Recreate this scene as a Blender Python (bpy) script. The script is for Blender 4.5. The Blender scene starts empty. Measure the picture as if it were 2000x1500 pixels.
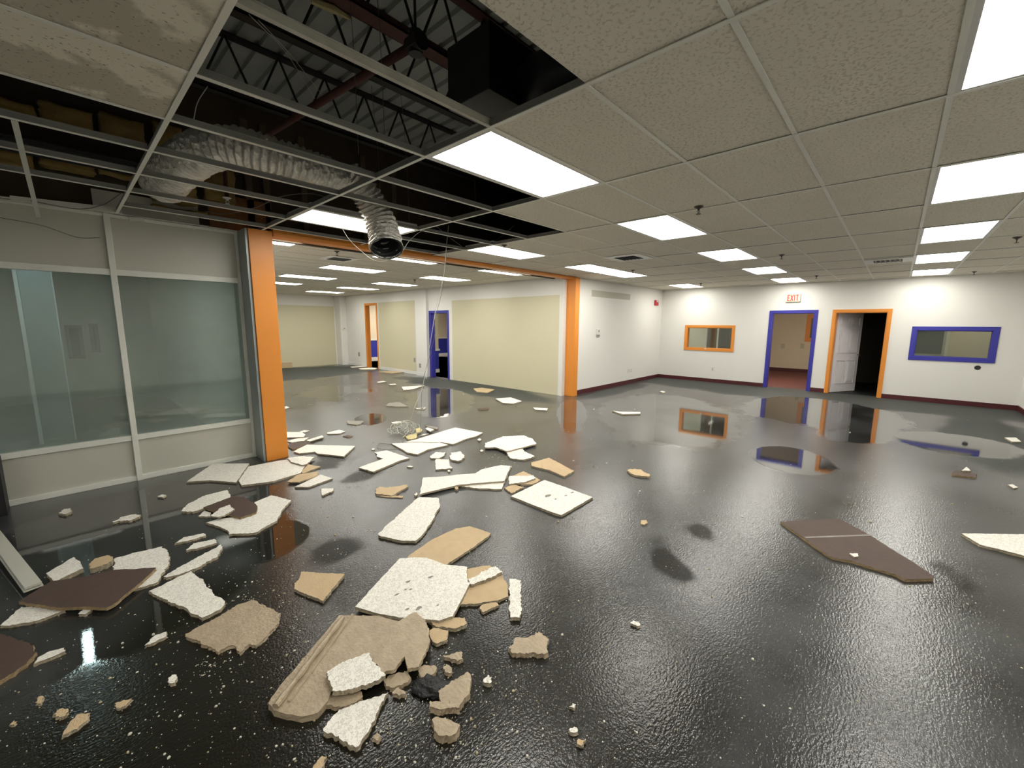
import bpy, bmesh, math, random
from mathutils import Vector, Matrix, noise
from mathutils.geometry import tessellate_polygon
random.seed(7)
SCN = bpy.context.scene
COL = SCN.collection
# ------------------------------------------------------------------ camera
CH = 1.70          # eye height
CE = 2.772         # suspended ceiling height
FPX = 809.84
R = Matrix(((0.6786717, -0.7344246, 0.0050178),
            (-0.1023402, -0.1013322, -0.9895748),
            (0.7272766, 0.6710829, -0.1439325)))   # world -> (right, down, forward)
cam_d = bpy.data.cameras.new('camera'); cam = bpy.data.objects.new('camera', cam_d); COL.objects.link(cam)
right, down, fwd = Vector(R[0]), Vector(R[1]), Vector(R[2])
m = Matrix((right, -down, -fwd)).transposed().to_4x4(); m.translation = (0, 0, CH)
cam.matrix_world = m
cam_d.sensor_width = 36.0; cam_d.lens = FPX / 2000 * 36.0; cam_d.clip_start = 0.02
SCN.camera = cam
# ------------------------------------------------------------------ world, exposure
w = bpy.data.worlds.new('world'); SCN.world = w; w.use_nodes = True
w.node_tree.nodes['Background'].inputs[0].default_value = (0.5, 0.55, 0.6, 1)
w.node_tree.nodes['Background'].inputs[1].default_value = 0.004
SCN.view_settings.view_transform = 'Standard'; SCN.view_settings.look = 'None'
SCN.view_settings.gamma = 1.0; SCN.view_settings.use_curve_mapping = False
SCN.view_settings.exposure = 0.08
LAMP = 16.0         # radiance of the fluorescent diffusers

# ------------------------------------------------------------------ measuring rays (photo pixel -> place)
RT = R.transposed()
def ray(x, y): return RT @ Vector(((x-1000)/FPX, (y-750)/FPX, 1))
def onz(x, y, z=0.0):
    d = ray(x, y); t = (z-CH)/d.z; return Vector((d.x*t, d.y*t, z))
def onx(x, y, X):
    d = ray(x, y); t = X/d.x; return Vector((X, d.y*t, CH+d.z*t))
def ony(x, y, Y):
    d = ray(x, y); t = Y/d.y; return Vector((d.x*t, Y, CH+d.z*t))

# ------------------------------------------------------------------ materials
def newmat(name):
    mt = bpy.data.materials.new(name); mt.use_nodes = True
    nt = mt.node_tree; b = nt.nodes['Principled BSDF']; return mt, nt, b
def N(nt, t, **kw):
    n = nt.nodes.new(t)
    for k, v in kw.items():
        if k.startswith('i_'):
            n.inputs[k[2:].replace('_', ' ')].default_value = v
        else: setattr(n, k, v)
    return n
def c4(c): return (c[0], c[1], c[2], 1)
def simple(name, col, rough=.6, metal=0., var=.06, scale=6., bump=0., bscale=60., spec=.5):
    mt, nt, b = newmat(name)
    tc = N(nt, 'ShaderNodeTexCoord')
    nz = N(nt, 'ShaderNodeTexNoise'); nz.inputs['Scale'].default_value = scale; nz.inputs['Detail'].default_value = 5
    nt.links.new(tc.outputs['Object'], nz.inputs['Vector'])
    mx = N(nt, 'ShaderNodeMix', data_type='RGBA')
    mx.inputs[6].default_value = c4([max(0, x*(1-var)) for x in col]); mx.inputs[7].default_value = c4([min(1, x*(1+var)) for x in col])
    nt.links.new(nz.outputs['Fac'], mx.inputs[0]); nt.links.new(mx.outputs[2], b.inputs['Base Color'])
    b.inputs['Roughness'].default_value = rough; b.inputs['Metallic'].default_value = metal
    b.inputs['Specular IOR Level'].default_value = spec
    if bump:
        n2 = N(nt, 'ShaderNodeTexNoise'); n2.inputs['Scale'].default_value = bscale; n2.inputs['Detail'].default_value = 4
        nt.links.new(tc.outputs['Object'], n2.inputs['Vector'])
        bp = N(nt, 'ShaderNodeBump'); bp.inputs['Strength'].default_value = bump; bp.inputs['Distance'].default_value = .01
        nt.links.new(n2.outputs['Fac'], bp.inputs['Height']); nt.links.new(bp.outputs[0], b.inputs['Normal'])
    return mt
M = {}
M['white'] = simple('white wall paint', (.74, .73, .69), .55, var=.02, scale=1.5, bump=.1, bscale=150)
M['gray'] = simple('bare grey green paint', (.47, .46, .38), .6, var=.03)
M['cream'] = simple('cream wall paint', (.60, .56, .395), .6, var=.02, scale=1.2, bump=.06, bscale=150)
M['beige'] = simple('beige wall paint', (.66, .58, .45), .6, var=.03)
M['orange'] = simple('orange gloss paint', (.72, .26, .035), .4, var=.04)
M['blue'] = simple('blue gloss paint', (.035, .035, .32), .4, var=.05)
M['bluewall'] = simple('blue wainscot paint', (.03, .04, .36), .5, var=.05)
M['maroon'] = simple('maroon vinyl base', (.075, .012, .016), .4, var=.1)
M['redcarpet'] = simple('dark red floor', (.10, .026, .022), .75, var=.4, scale=30)
M['offwhite'] = simple('white gloss trim', (.72, .72, .70), .4, var=.02)
M['doorwhite'] = simple('white moulded door', (.74, .72, .74), .45, var=.02)
M['tee'] = simple('white enamelled tee', (.84, .84, .76), .4, var=.05, scale=9)
M['dirtytee'] = simple('dirty white tee', (.52, .51, .43), .6, var=.3, scale=12)
M['angle'] = simple('bent white angle', (.62, .63, .56), .5, var=.1)
M['alu'] = simple('dull painted aluminium', (.72, .73, .66), .38, metal=.05, var=.12, scale=5)
M['alupanel'] = simple('grey green spandrel', (.52, .51, .44), .35, var=.05, scale=2)
M['silver'] = simple('grey metal jamb', (.34, .38, .38), .35, metal=.2, var=.1)
M['black'] = simple('black metal', (.012, .012, .014), .5)
M['blackcloth'] = simple('near black panel', (.008, .008, .010), .5)
M['deck'] = simple('galvanised roof deck', (.40, .43, .41), .5, metal=.1, var=.15, scale=3)
M['iron'] = simple('dark painted joist', (.02, .018, .016), .6, var=.3)
M['rust'] = simple('red oxide steel', (.075, .024, .017), .7, var=.4, scale=14)
M['voidwall'] = simple('dark brown sheathing', (.05, .035, .02), .85, var=.4, scale=5)
M['brownboard'] = simple('brown wood board', (.20, .09, .03), .8, var=.35, scale=6)
M['stud'] = simple('old timber stud', (.10, .07, .045), .85, var=.3, scale=9)
M['batt'] = simple('dirty yellow insulation', (.25, .17, .055), .95, var=.55, scale=9, bump=.8, bscale=25)
M['duct_dark'] = simple('dark sheet metal', (.06, .065, .07), .45, metal=.6, var=.2)
M['cable'] = simple('white cable', (.55, .55, .50), .5)
M['darkcable'] = simple('grey cable', (.16, .15, .13), .5)
M['chrome'] = simple('dull chrome', (.45, .43, .40), .3, metal=.9)
M['bronze'] = simple('dark sprinkler metal', (.10, .085, .07), .4, metal=.7)
M['ventwhite'] = simple('bright white vent enamel', (.90, .90, .86), .4, var=.02)
M['plastic'] = simple('white plastic', (.70, .70, .66), .4, var=.02)
M['graymark'] = simple('grey plastic', (.28, .28, .27), .5)
M['red'] = simple('red plastic', (.45, .015, .03), .4)
M['exitred'] = simple('red letter', (.72, .045, .025), .5)
M['signface'] = simple('yellowed sign face', (.74, .68, .50), .5, var=.03)
M['brass'] = simple('dull brass', (.35, .25, .1), .3, metal=.9)
M['glassframe'] = simple('dark inner frame', (.10, .11, .10), .4)
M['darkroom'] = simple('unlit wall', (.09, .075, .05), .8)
M['tan'] = simple('tan fibre back', (.50, .375, .225), .85, var=.12, scale=14, bump=.3, bscale=120)
M['mud'] = simple('wet muddy fibre', (.37, .295, .20), .5, var=.28, scale=22, bump=.7, bscale=60)
M['brown'] = simple('dark brown wet back', (.072, .044, .034), .7, var=.2, scale=12, bump=.2, bscale=120)
M['graychip'] = simple('grey wet chip', (.22, .20, .17), .6, var=.3, scale=20)
M['yellowchip'] = simple('yellowish fibre', (.52, .45, .22), .8, var=.3, scale=30, bump=.5)
M['core'] = simple('broken mineral core', (.40, .34, .24), .9, var=.35, scale=60, bump=1, bscale=160)
M['browncore'] = simple('broken dark core', (.33, .24, .13), .9, var=.5, scale=40, bump=1, bscale=160)
M['crumb'] = simple('plaster crumb', (.60, .58, .50), .7, var=.3, scale=3)
M['crumb2'] = simple('tan crumb', (.42, .36, .22), .7, var=.3, scale=3)
M['soot'] = simple('black sodden fibre', (.006, .006, .007), .45, bump=1, bscale=90)

def mat_tileface(name, base, dark, pit_scale, thr, worm=False):
    """Mineral-fibre face: pale base with scattered fissures."""
    mt, nt, b = newmat(name)
    tc = N(nt, 'ShaderNodeTexCoord')
    n1 = N(nt, 'ShaderNodeTexNoise'); n1.inputs['Scale'].default_value = pit_scale; n1.inputs['Detail'].default_value = 3
    if worm: n1.inputs['Distortion'].default_value = 1.4
    nt.links.new(tc.outputs['Object'], n1.inputs['Vector'])
    r1 = N(nt, 'ShaderNodeValToRGB'); r1.color_ramp.elements[0].position = thr; r1.color_ramp.elements[1].position = thr+.07
    r1.color_ramp.elements[0].color = (0, 0, 0, 1); r1.color_ramp.elements[1].color = (1, 1, 1, 1)
    nt.links.new(n1.outputs['Fac'], r1.inputs[0])
    n2 = N(nt, 'ShaderNodeTexNoise'); n2.inputs['Scale'].default_value = 3; n2.inputs['Detail'].default_value = 4
    nt.links.new(tc.outputs['Object'], n2.inputs['Vector'])
    mx0 = N(nt, 'ShaderNodeMix', data_type='RGBA'); mx0.inputs[6].default_value = c4([x*.93 for x in base]); mx0.inputs[7].default_value = c4([min(1, x*1.05) for x in base])
    nt.links.new(n2.outputs['Fac'], mx0.inputs[0])
    mx = N(nt, 'ShaderNodeMix', data_type='RGBA'); mx.inputs[6].default_value = c4(dark)
    nt.links.new(r1.outputs['Color'], mx.inputs[0]); nt.links.new(mx0.outputs[2], mx.inputs[7])
    nt.links.new(mx.outputs[2], b.inputs['Base Color'])
    b.inputs['Roughness'].default_value = .8
    bp = N(nt, 'ShaderNodeBump'); bp.inputs['Strength'].default_value = .6; bp.inputs['Distance'].default_value = .004
    nt.links.new(r1.outputs['Color'], bp.inputs['Height']); nt.links.new(bp.outputs[0], b.inputs['Normal'])
    return mt
M['ceil'] = mat_tileface('ceiling tile face', (.82, .775, .66), (.66, .62, .52), 62, .38)
M['tileface'] = mat_tileface('broken tile white face', (.84, .82, .75), (.66, .63, .56), 75, .42, True)

def mat_stained():
    mt, nt, b = newmat('water stained tile')
    tc = N(nt, 'ShaderNodeTexCoord')
    n1 = N(nt, 'ShaderNodeTexNoise'); n1.inputs['Scale'].default_value = 1.6; n1.inputs['Detail'].default_value = 9; n1.inputs['Roughness'].default_value = .62
    nt.links.new(tc.outputs['Object'], n1.inputs['Vector'])
    r1 = N(nt, 'ShaderNodeValToRGB'); r1.color_ramp.elements[0].position = .47; r1.color_ramp.elements[1].position = .52
    r1.color_ramp.elements[0].color = (.56, .52, .42, 1); r1.color_ramp.elements[1].color = (.85, .80, .67, 1)
    nt.links.new(n1.outputs['Fac'], r1.inputs[0])
    n2 = N(nt, 'ShaderNodeTexNoise'); n2.inputs['Scale'].default_value = 60; nt.links.new(tc.outputs['Object'], n2.inputs['Vector'])
    r2 = N(nt, 'ShaderNodeValToRGB'); r2.color_ramp.elements[0].position = .30; r2.color_ramp.elements[1].position = .37
    r2.color_ramp.elements[0].color = (.45, .45, .45, 1)
    nt.links.new(n2.outputs['Fac'], r2.inputs[0])
    mx = N(nt, 'ShaderNodeMix', data_type='RGBA', blend_type='MULTIPLY'); mx.inputs[0].default_value = 1
    nt.links.new(r1.outputs[0], mx.inputs[6]); nt.links.new(r2.outputs[0], mx.inputs[7])
    nt.links.new(mx.outputs[2], b.inputs['Base Color']); b.inputs['Roughness'].default_value = .85
    return mt
M['stained'] = mat_stained()

def mat_emit(name, col, st):
    mt, nt, b = newmat(name)
    b.inputs['Base Color'].default_value = (.8, .8, .8, 1)
    b.inputs['Emission Color'].default_value = c4(col); b.inputs['Emission Strength'].default_value = st
    return mt
M['lamp'] = mat_emit('fluorescent diffuser', (1.0, .97, .89), LAMP)
M['lampcool'] = mat_emit('cool tube', (.80, .91, 1.0), 36.0)
M['lampadded'] = mat_emit('added warm diffuser', (1.0, .90, .74), 26.0)  # for the unseen lamps added in the adjoining rooms

def mat_foil():
    mt, nt, b = newmat('crinkled foil')
    tc = N(nt, 'ShaderNodeTexCoord')
    n1 = N(nt, 'ShaderNodeTexNoise'); n1.inputs['Scale'].default_value = 26; n1.inputs['Detail'].default_value = 6; n1.inputs['Roughness'].default_value = .7
    nt.links.new(tc.outputs['Object'], n1.inputs['Vector'])
    v = N(nt, 'ShaderNodeTexVoronoi'); v.inputs['Scale'].default_value = 22; nt.links.new(tc.outputs['Object'], v.inputs['Vector'])
    ad = N(nt, 'ShaderNodeMath', operation='ADD'); nt.links.new(n1.outputs['Fac'], ad.inputs[0]); nt.links.new(v.outputs['Distance'], ad.inputs[1])
    bp = N(nt, 'ShaderNodeBump'); bp.inputs['Strength'].default_value = .9; bp.inputs['Distance'].default_value = .015
    nt.links.new(ad.outputs[0], bp.inputs['Height']); nt.links.new(bp.outputs[0], b.inputs['Normal'])
    b.inputs['Base Color'].default_value = (.80, .78, .72, 1); b.inputs['Metallic'].default_value = .85; b.inputs['Roughness'].default_value = .25
    return mt
M['foil'] = mat_foil()

def mat_glass(name, tint, haze, hazecol):
    mt = bpy.data.materials.new(name); mt.use_nodes = True; nt = mt.node_tree; nt.nodes.clear()
    out = N(nt, 'ShaderNodeOutputMaterial'); tr = N(nt, 'ShaderNodeBsdfTransparent'); gl = N(nt, 'ShaderNodeBsdfGlossy')
    df = N(nt, 'ShaderNodeBsdfDiffuse'); fr = N(nt, 'ShaderNodeFresnel'); fr.inputs[0].default_value = 1.5
    m1 = N(nt, 'ShaderNodeMixShader'); m2 = N(nt, 'ShaderNodeMixShader')
    tr.inputs[0].default_value = c4(tint); gl.inputs['Roughness'].default_value = .03; df.inputs[0].default_value = c4(hazecol)
    tc = N(nt, 'ShaderNodeTexCoord'); nz = N(nt, 'ShaderNodeTexNoise'); nz.inputs['Scale'].default_value = 1.6; nz.inputs['Detail'].default_value = 4
    nt.links.new(tc.outputs['Object'], nz.inputs['Vector'])
    mr = N(nt, 'ShaderNodeMapRange'); mr.inputs[1].default_value = .3; mr.inputs[2].default_value = .7; mr.inputs[3].default_value = haze*.7; mr.inputs[4].default_value = haze*1.3
    nt.links.new(nz.outputs['Fac'], mr.inputs[0]); nt.links.new(mr.outputs[0], m1.inputs[0])
    nt.links.new(tr.outputs[0], m1.inputs[1]); nt.links.new(df.outputs[0], m1.inputs[2])
    mu = N(nt, 'ShaderNodeMath', operation='MULTIPLY'); mu.inputs[1].default_value = 1.6
    nt.links.new(fr.outputs[0], mu.inputs[0]); nt.links.new(mu.outputs[0], m2.inputs[0])
    nt.links.new(m1.outputs[0], m2.inputs[1]); nt.links.new(gl.outputs[0], m2.inputs[2]); nt.links.new(m2.outputs[0], out.inputs[0])
    return mt
M['glass'] = mat_glass('misted storefront glass', (.82, .90, .85), .22, (.50, .55, .49))
M['pane'] = mat_glass('small window glass', (.80, .86, .82), .05, (.4, .45, .42))

# floor: black sealed floor under a water film; standing-water pools are smooth, the rest carries a stippled, streaky film
POOLS = []; DULL = []; MATTE = []; SHADE = []
def pool(cx, cy, rx, ry, rot=0., s=1.): POOLS.append((cx, cy, rx, ry, rot, s))
def dull(px, py, rx, ry, rot=0., s=1.):
    v = onz(px, py); DULL.append((v.x, v.y, rx, ry, rot, s))
def mat_floor():
    mt, nt, b = newmat('black wet floor')
    L = nt.links
    tc = N(nt, 'ShaderNodeTexCoord'); P = tc.outputs['Object']
    nz = N(nt, 'ShaderNodeTexNoise'); nz.inputs['Scale'].default_value = .9; nz.inputs['Detail'].default_value = 5; nz.inputs['Roughness'].default_value = .55
    L.new(P, nz.inputs['Vector'])
    acc = None
    for cx, cy, rx, ry, rot, s in POOLS:
        mp = N(nt, 'ShaderNodeMapping', vector_type='TEXTURE'); mp.inputs[1].default_value = (cx, cy, 0); mp.inputs[2].default_value = (0, 0, rot); mp.inputs[3].default_value = (rx, ry, 1)
        L.new(P, mp.inputs[0])
        ln = N(nt, 'ShaderNodeVectorMath', operation='LENGTH'); L.new(mp.outputs[0], ln.inputs[0])
        mr = N(nt, 'ShaderNodeMapRange'); mr.inputs[1].default_value = .55; mr.inputs[2].default_value = 1.35; mr.inputs[3].default_value = s; mr.inputs[4].default_value = 0
        L.new(ln.outputs['Value'], mr.inputs[0])
        if acc is None: acc = mr.outputs[0]
        else:
            mxn = N(nt, 'ShaderNodeMath', operation='MAXIMUM'); L.new(acc, mxn.inputs[0]); L.new(mr.outputs[0], mxn.inputs[1]); acc = mxn.outputs[0]
    # pool mask = smoothstep(acc + (noise-.5)*.7)
    s1 = N(nt, 'ShaderNodeMath', operation='MULTIPLY_ADD'); s1.inputs[1].default_value = 1.0; s1.inputs[2].default_value = -.5; L.new(nz.outputs['Fac'], s1.inputs[0])
    s2 = N(nt, 'ShaderNodeMath', operation='ADD'); L.new(acc, s2.inputs[0]); L.new(s1.outputs[0], s2.inputs[1])
    wet = N(nt, 'ShaderNodeMapRange', interpolation_type='SMOOTHSTEP'); wet.inputs[1].default_value = .44; wet.inputs[2].default_value = .62; L.new(s2.outputs[0], wet.inputs[0])
    def maskof(lst, lo, hi, nscale, namp, e0, e1):
        acc_ = None
        for cx, cy, rx, ry, rot, s in lst:
            mp = N(nt, 'ShaderNodeMapping', vector_type='TEXTURE'); mp.inputs[1].default_value = (cx, cy, 0); mp.inputs[2].default_value = (0, 0, rot); mp.inputs[3].default_value = (rx, ry, 1)
            L.new(P, mp.inputs[0]); ln = N(nt, 'ShaderNodeVectorMath', operation='LENGTH'); L.new(mp.outputs[0], ln.inputs[0])
            mr = N(nt, 'ShaderNodeMapRange'); mr.inputs[1].default_value = lo; mr.inputs[2].default_value = hi; mr.inputs[3].default_value = s; mr.inputs[4].default_value = 0
            L.new(ln.outputs['Value'], mr.inputs[0])
            if acc_ is None: acc_ = mr.outputs[0]
            else:
                q = N(nt, 'ShaderNodeMath', operation='MAXIMUM'); L.new(acc_, q.inputs[0]); L.new(mr.outputs[0], q.inputs[1]); acc_ = q.outputs[0]
        nn = N(nt, 'ShaderNodeTexNoise'); nn.inputs['Scale'].default_value = nscale; nn.inputs['Detail'].default_value = 5; L.new(P, nn.inputs['Vector'])
        a_ = N(nt, 'ShaderNodeMath', operation='MULTIPLY_ADD'); a_.inputs[1].default_value = namp; a_.inputs[2].default_value = -namp/2; L.new(nn.outputs['Fac'], a_.inputs[0])
        b2 = N(nt, 'ShaderNodeMath', operation='ADD'); L.new(acc_, b2.inputs[0]); L.new(a_.outputs[0], b2.inputs[1])
        e = N(nt, 'ShaderNodeMapRange', interpolation_type='SMOOTHSTEP'); e.inputs[1].default_value = e0; e.inputs[2].default_value = e1; L.new(b2.outputs[0], e.inputs[0]); return e.outputs[0]
    matte = maskof(MATTE, .6, 1.3, 1.1, 1.0, .35, .7)
    shade = maskof(SHADE, .5, 1.4, 1.0, .9, .3, .8)
    inv = N(nt, 'ShaderNodeMath', operation='SUBTRACT'); inv.inputs[0].default_value = 1; L.new(wet.outputs[0], inv.inputs[1])
    mt2 = N(nt, 'ShaderNodeMath', operation='MULTIPLY'); L.new(inv.outputs[0], mt2.inputs[0]); L.new(matte, mt2.inputs[1]); matte = mt2.outputs[0]
    dacc = None
    for cx, cy, rx, ry, rot, s in DULL:
        mp = N(nt, 'ShaderNodeMapping', vector_type='TEXTURE'); mp.inputs[1].default_value = (cx, cy, 0); mp.inputs[2].default_value = (0, 0, rot); mp.inputs[3].default_value = (rx, ry, 1)
        L.new(P, mp.inputs[0]); ln = N(nt, 'ShaderNodeVectorMath', operation='LENGTH'); L.new(mp.outputs[0], ln.inputs[0])
        mr = N(nt, 'ShaderNodeMapRange'); mr.inputs[1].default_value = .3; mr.inputs[2].default_value = 1.6; mr.inputs[3].default_value = s; mr.inputs[4].default_value = 0
        L.new(ln.outputs['Value'], mr.inputs[0])
        if dacc is None: dacc = mr.outputs[0]
        else:
            mxn = N(nt, 'ShaderNodeMath', operation='MAXIMUM'); L.new(dacc, mxn.inputs[0]); L.new(mr.outputs[0], mxn.inputs[1]); dacc = mxn.outputs[0]
    nd = N(nt, 'ShaderNodeTexNoise'); nd.inputs['Scale'].default_value = 2.6; nd.inputs['Detail'].default_value = 6; L.new(P, nd.inputs['Vector'])
    sd = N(nt, 'ShaderNodeMath', operation='MULTIPLY_ADD'); sd.inputs[1].default_value = 1.5; sd.inputs[2].default_value = -.75; L.new(nd.outputs['Fac'], sd.inputs[0])
    sd2 = N(nt, 'ShaderNodeMath', operation='ADD'); L.new(dacc, sd2.inputs[0]); L.new(sd.outputs[0], sd2.inputs[1])
    dry = N(nt, 'ShaderNodeMapRange', interpolation_type='SMOOTHSTEP'); dry.inputs[1].default_value = .42; dry.inputs[2].default_value = .85; L.new(sd2.outputs[0], dry.inputs[0])
    # base colour: black with slightly grey worn areas
    n2 = N(nt, 'ShaderNodeTexNoise'); n2.inputs['Scale'].default_value = 1.3; n2.inputs['Detail'].default_value = 6; L.new(P, n2.inputs['Vector'])
    rc = N(nt, 'ShaderNodeValToRGB'); rc.color_ramp.elements[0].position = .35; rc.color_ramp.elements[0].color = (.020, .020, .019, 1)
    rc.color_ramp.elements[1].position = .7; rc.color_ramp.elements[1].color = (.064, .066, .067, 1)
    L.new(n2.outputs['Fac'], rc.inputs[0])
    # fine pale grit
    n3 = N(nt, 'ShaderNodeTexNoise'); n3.inputs['Scale'].default_value = 75; n3.inputs['Detail'].default_value = 3; n3.inputs['Roughness'].default_value = .7; L.new(P, n3.inputs['Vector'])
    r3 = N(nt, 'ShaderNodeMapRange'); r3.inputs[1].default_value = .70; r3.inputs[2].default_value = .76; L.new(n3.outputs['Fac'], r3.inputs[0])
    n4 = N(nt, 'ShaderNodeTexNoise'); n4.inputs['Scale'].default_value = 2.2; n4.inputs['Detail'].default_value = 3; L.new(P, n4.inputs['Vector'])
    r4 = N(nt, 'ShaderNodeMapRange'); r4.inputs[1].default_value = .45; r4.inputs[2].default_value = .7; L.new(n4.outputs['Fac'], r4.inputs[0])
    m4 = N(nt, 'ShaderNodeMath', operation='MULTIPLY'); L.new(r3.outputs[0], m4.inputs[0]); L.new(r4.outputs[0], m4.inputs[1])
    mx = N(nt, 'ShaderNodeMix', data_type='RGBA'); mx.inputs[7].default_value = (.20, .19, .15, 1)
    mdk = N(nt, 'ShaderNodeMix', data_type='RGBA'); mdk.inputs[7].default_value = (.010, .009, .006, 1); L.new(dry.outputs[0], mdk.inputs[0])
    msk = N(nt, 'ShaderNodeMix', data_type='RGBA'); msk.inputs[7].default_value = (.009, .008, .005, 1); L.new(shade, msk.inputs[0]); L.new(rc.outputs[0], msk.inputs[6])
    mma = N(nt, 'ShaderNodeMix', data_type='RGBA'); mma.inputs[7].default_value = (.055, .060, .056, 1); L.new(matte, mma.inputs[0]); L.new(msk.outputs[2], mma.inputs[6]); L.new(mma.outputs[2], mdk.inputs[6])
    L.new(m4.outputs[0], mx.inputs[0]); L.new(mdk.outputs[2], mx.inputs[6]); L.new(mx.outputs[2], b.inputs['Base Color'])
    # roughness
    rr = N(nt, 'ShaderNodeMapRange'); rr.inputs[1].default_value = .3; rr.inputs[2].default_value = .75; rr.inputs[3].default_value = .26; rr.inputs[4].default_value = .42
    L.new(n2.outputs['Fac'], rr.inputs[0])
    rm = N(nt, 'ShaderNodeMix', data_type='FLOAT'); L.new(wet.outputs[0], rm.inputs[0]); L.new(rr.outputs[0], rm.inputs[2]); rm.inputs[3].default_value = .02
    rm2 = N(nt, 'ShaderNodeMix', data_type='FLOAT'); L.new(dry.outputs[0], rm2.inputs[0]); L.new(rm.outputs[0], rm2.inputs[2]); rm2.inputs[3].default_value = .30
    rm3 = N(nt, 'ShaderNodeMix', data_type='FLOAT'); L.new(matte, rm3.inputs[0]); L.new(rm2.outputs[0], rm3.inputs[2]); rm3.inputs[3].default_value = .62
    L.new(rm3.outputs[0], b.inputs['Roughness'])
    cw = N(nt, 'ShaderNodeMath', operation='MULTIPLY_ADD'); cw.inputs[1].default_value = -.85; cw.inputs[2].default_value = .85; L.new(dry.outputs[0], cw.inputs[0]); cm = N(nt, 'ShaderNodeMath', operation='MULTIPLY_ADD'); cm.inputs[1].default_value = -.85; L.new(matte, cm.inputs[0]); L.new(cw.outputs[0], cm.inputs[2]); cm.use_clamp = True; L.new(cm.outputs[0], b.inputs['Coat Weight'])
    cr = N(nt, 'ShaderNodeMapRange'); cr.inputs[3].default_value = .075; cr.inputs[4].default_value = .01; L.new(wet.outputs[0], cr.inputs[0]); L.new(cr.outputs[0], b.inputs['Coat Roughness']); b.inputs['Coat IOR'].default_value = 1.36
    sl = N(nt, 'ShaderNodeMapRange'); sl.inputs[3].default_value = .20; sl.inputs[4].default_value = .10; L.new(dry.outputs[0], sl.inputs[0]); L.new(sl.outputs[0], b.inputs['Specular IOR Level'])
    # stipple bump, with brush streaks along X
    ms = N(nt, 'ShaderNodeMapping'); ms.inputs[3].default_value = (28, 85, 1); ms.inputs[2].default_value = (0, 0, .35); L.new(P, ms.inputs[0])
    n5 = N(nt, 'ShaderNodeTexNoise'); n5.inputs['Scale'].default_value = 1; n5.inputs['Detail'].default_value = 3; L.new(ms.outputs[0], n5.inputs['Vector'])
    n6 = N(nt, 'ShaderNodeTexNoise'); n6.inputs['Scale'].default_value = 90; n6.inputs['Detail'].default_value = 2; L.new(P, n6.inputs['Vector'])
    ad = N(nt, 'ShaderNodeMath', operation='ADD'); L.new(n5.outputs['Fac'], ad.inputs[0]); L.new(n6.outputs['Fac'], ad.inputs[1])
    st = N(nt, 'ShaderNodeMapRange'); st.inputs[3].default_value = .34; st.inputs[4].default_value = .012; L.new(wet.outputs[0], st.inputs[0])
    bp = N(nt, 'ShaderNodeBump'); bp.inputs['Distance'].default_value = .0042
    L.new(st.outputs[0], bp.inputs['Strength']); L.new(ad.outputs[0], bp.inputs['Height']); L.new(bp.outputs[0], b.inputs['Normal']); L.new(bp.outputs[0], b.inputs['Coat Normal'])
    b.inputs['IOR'].default_value = 1.5
    return mt
def pp(px, py, rx, ry, rot=0., s=1.):
    v = onz(px, py); pool(v.x, v.y, rx, ry, rot, s)
def pbox(x0, x1, y0, y1, s=1.):
    c = onz((x0+x1)/2, (y0+y1)/2); a, b_ = onz((x0+x1)/2, y0), onz((x0+x1)/2, y1); l, r_ = onz(x0, (y0+y1)/2), onz(x1, (y0+y1)/2)
    d = a-b_; c = (a+b_)/2; pool(c.x, c.y, d.length/2, (l-r_).length/2, math.atan2(d.y, d.x), s)
pp(150, 1120, 1.35, 1.3, .2); pp(300, 1000, 1.0, .8, 0); pp(500, 1060, .4, .4, 0.3)
pbox(1150, 1450, 772, 875); pbox(1460, 1740, 778, 842); pbox(1470, 1620, 872, 925); pbox(1590, 1735, 800, 868)
pbox(1085, 1150, 778, 850); pbox(780, 930, 755, 815, .9); pbox(1765, 1975, 848, 892, .95); pbox(690, 760, 805, 835, .8); pbox(560, 760, 748, 790, .6)
dull(1300, 1090, .30, .16, .8); dull(1370, 1035, .22, .14, .5); dull(640, 900, .35, .30, .6); dull(700, 930, .30, .18); dull(650, 1075, .22, .2); dull(1870, 1130, .45, .12, .2, .62)
MATTE += [(12.5, 2.0, 1.5, 5.0, 0, 1), (7.3, 8.3, .8, 3.2, 0, .9), (5.5, 15.0, 3.5, 2.0, 0, .85), (9.9, 5.2, 2.2, .35, 0, .7), (9.5, -1.2, 2.5, .6, 0, .8)]
SHADE += [(.9, 2.0, 1.6, 1.5, .3, 1), (1.6, .9, .9, .5, -.3, .9), (1.2, 3.6, .8, .8, 0, .7)]  # darkness of the dim near-left floor painted into its base colour
M['floor'] = mat_floor()

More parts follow.
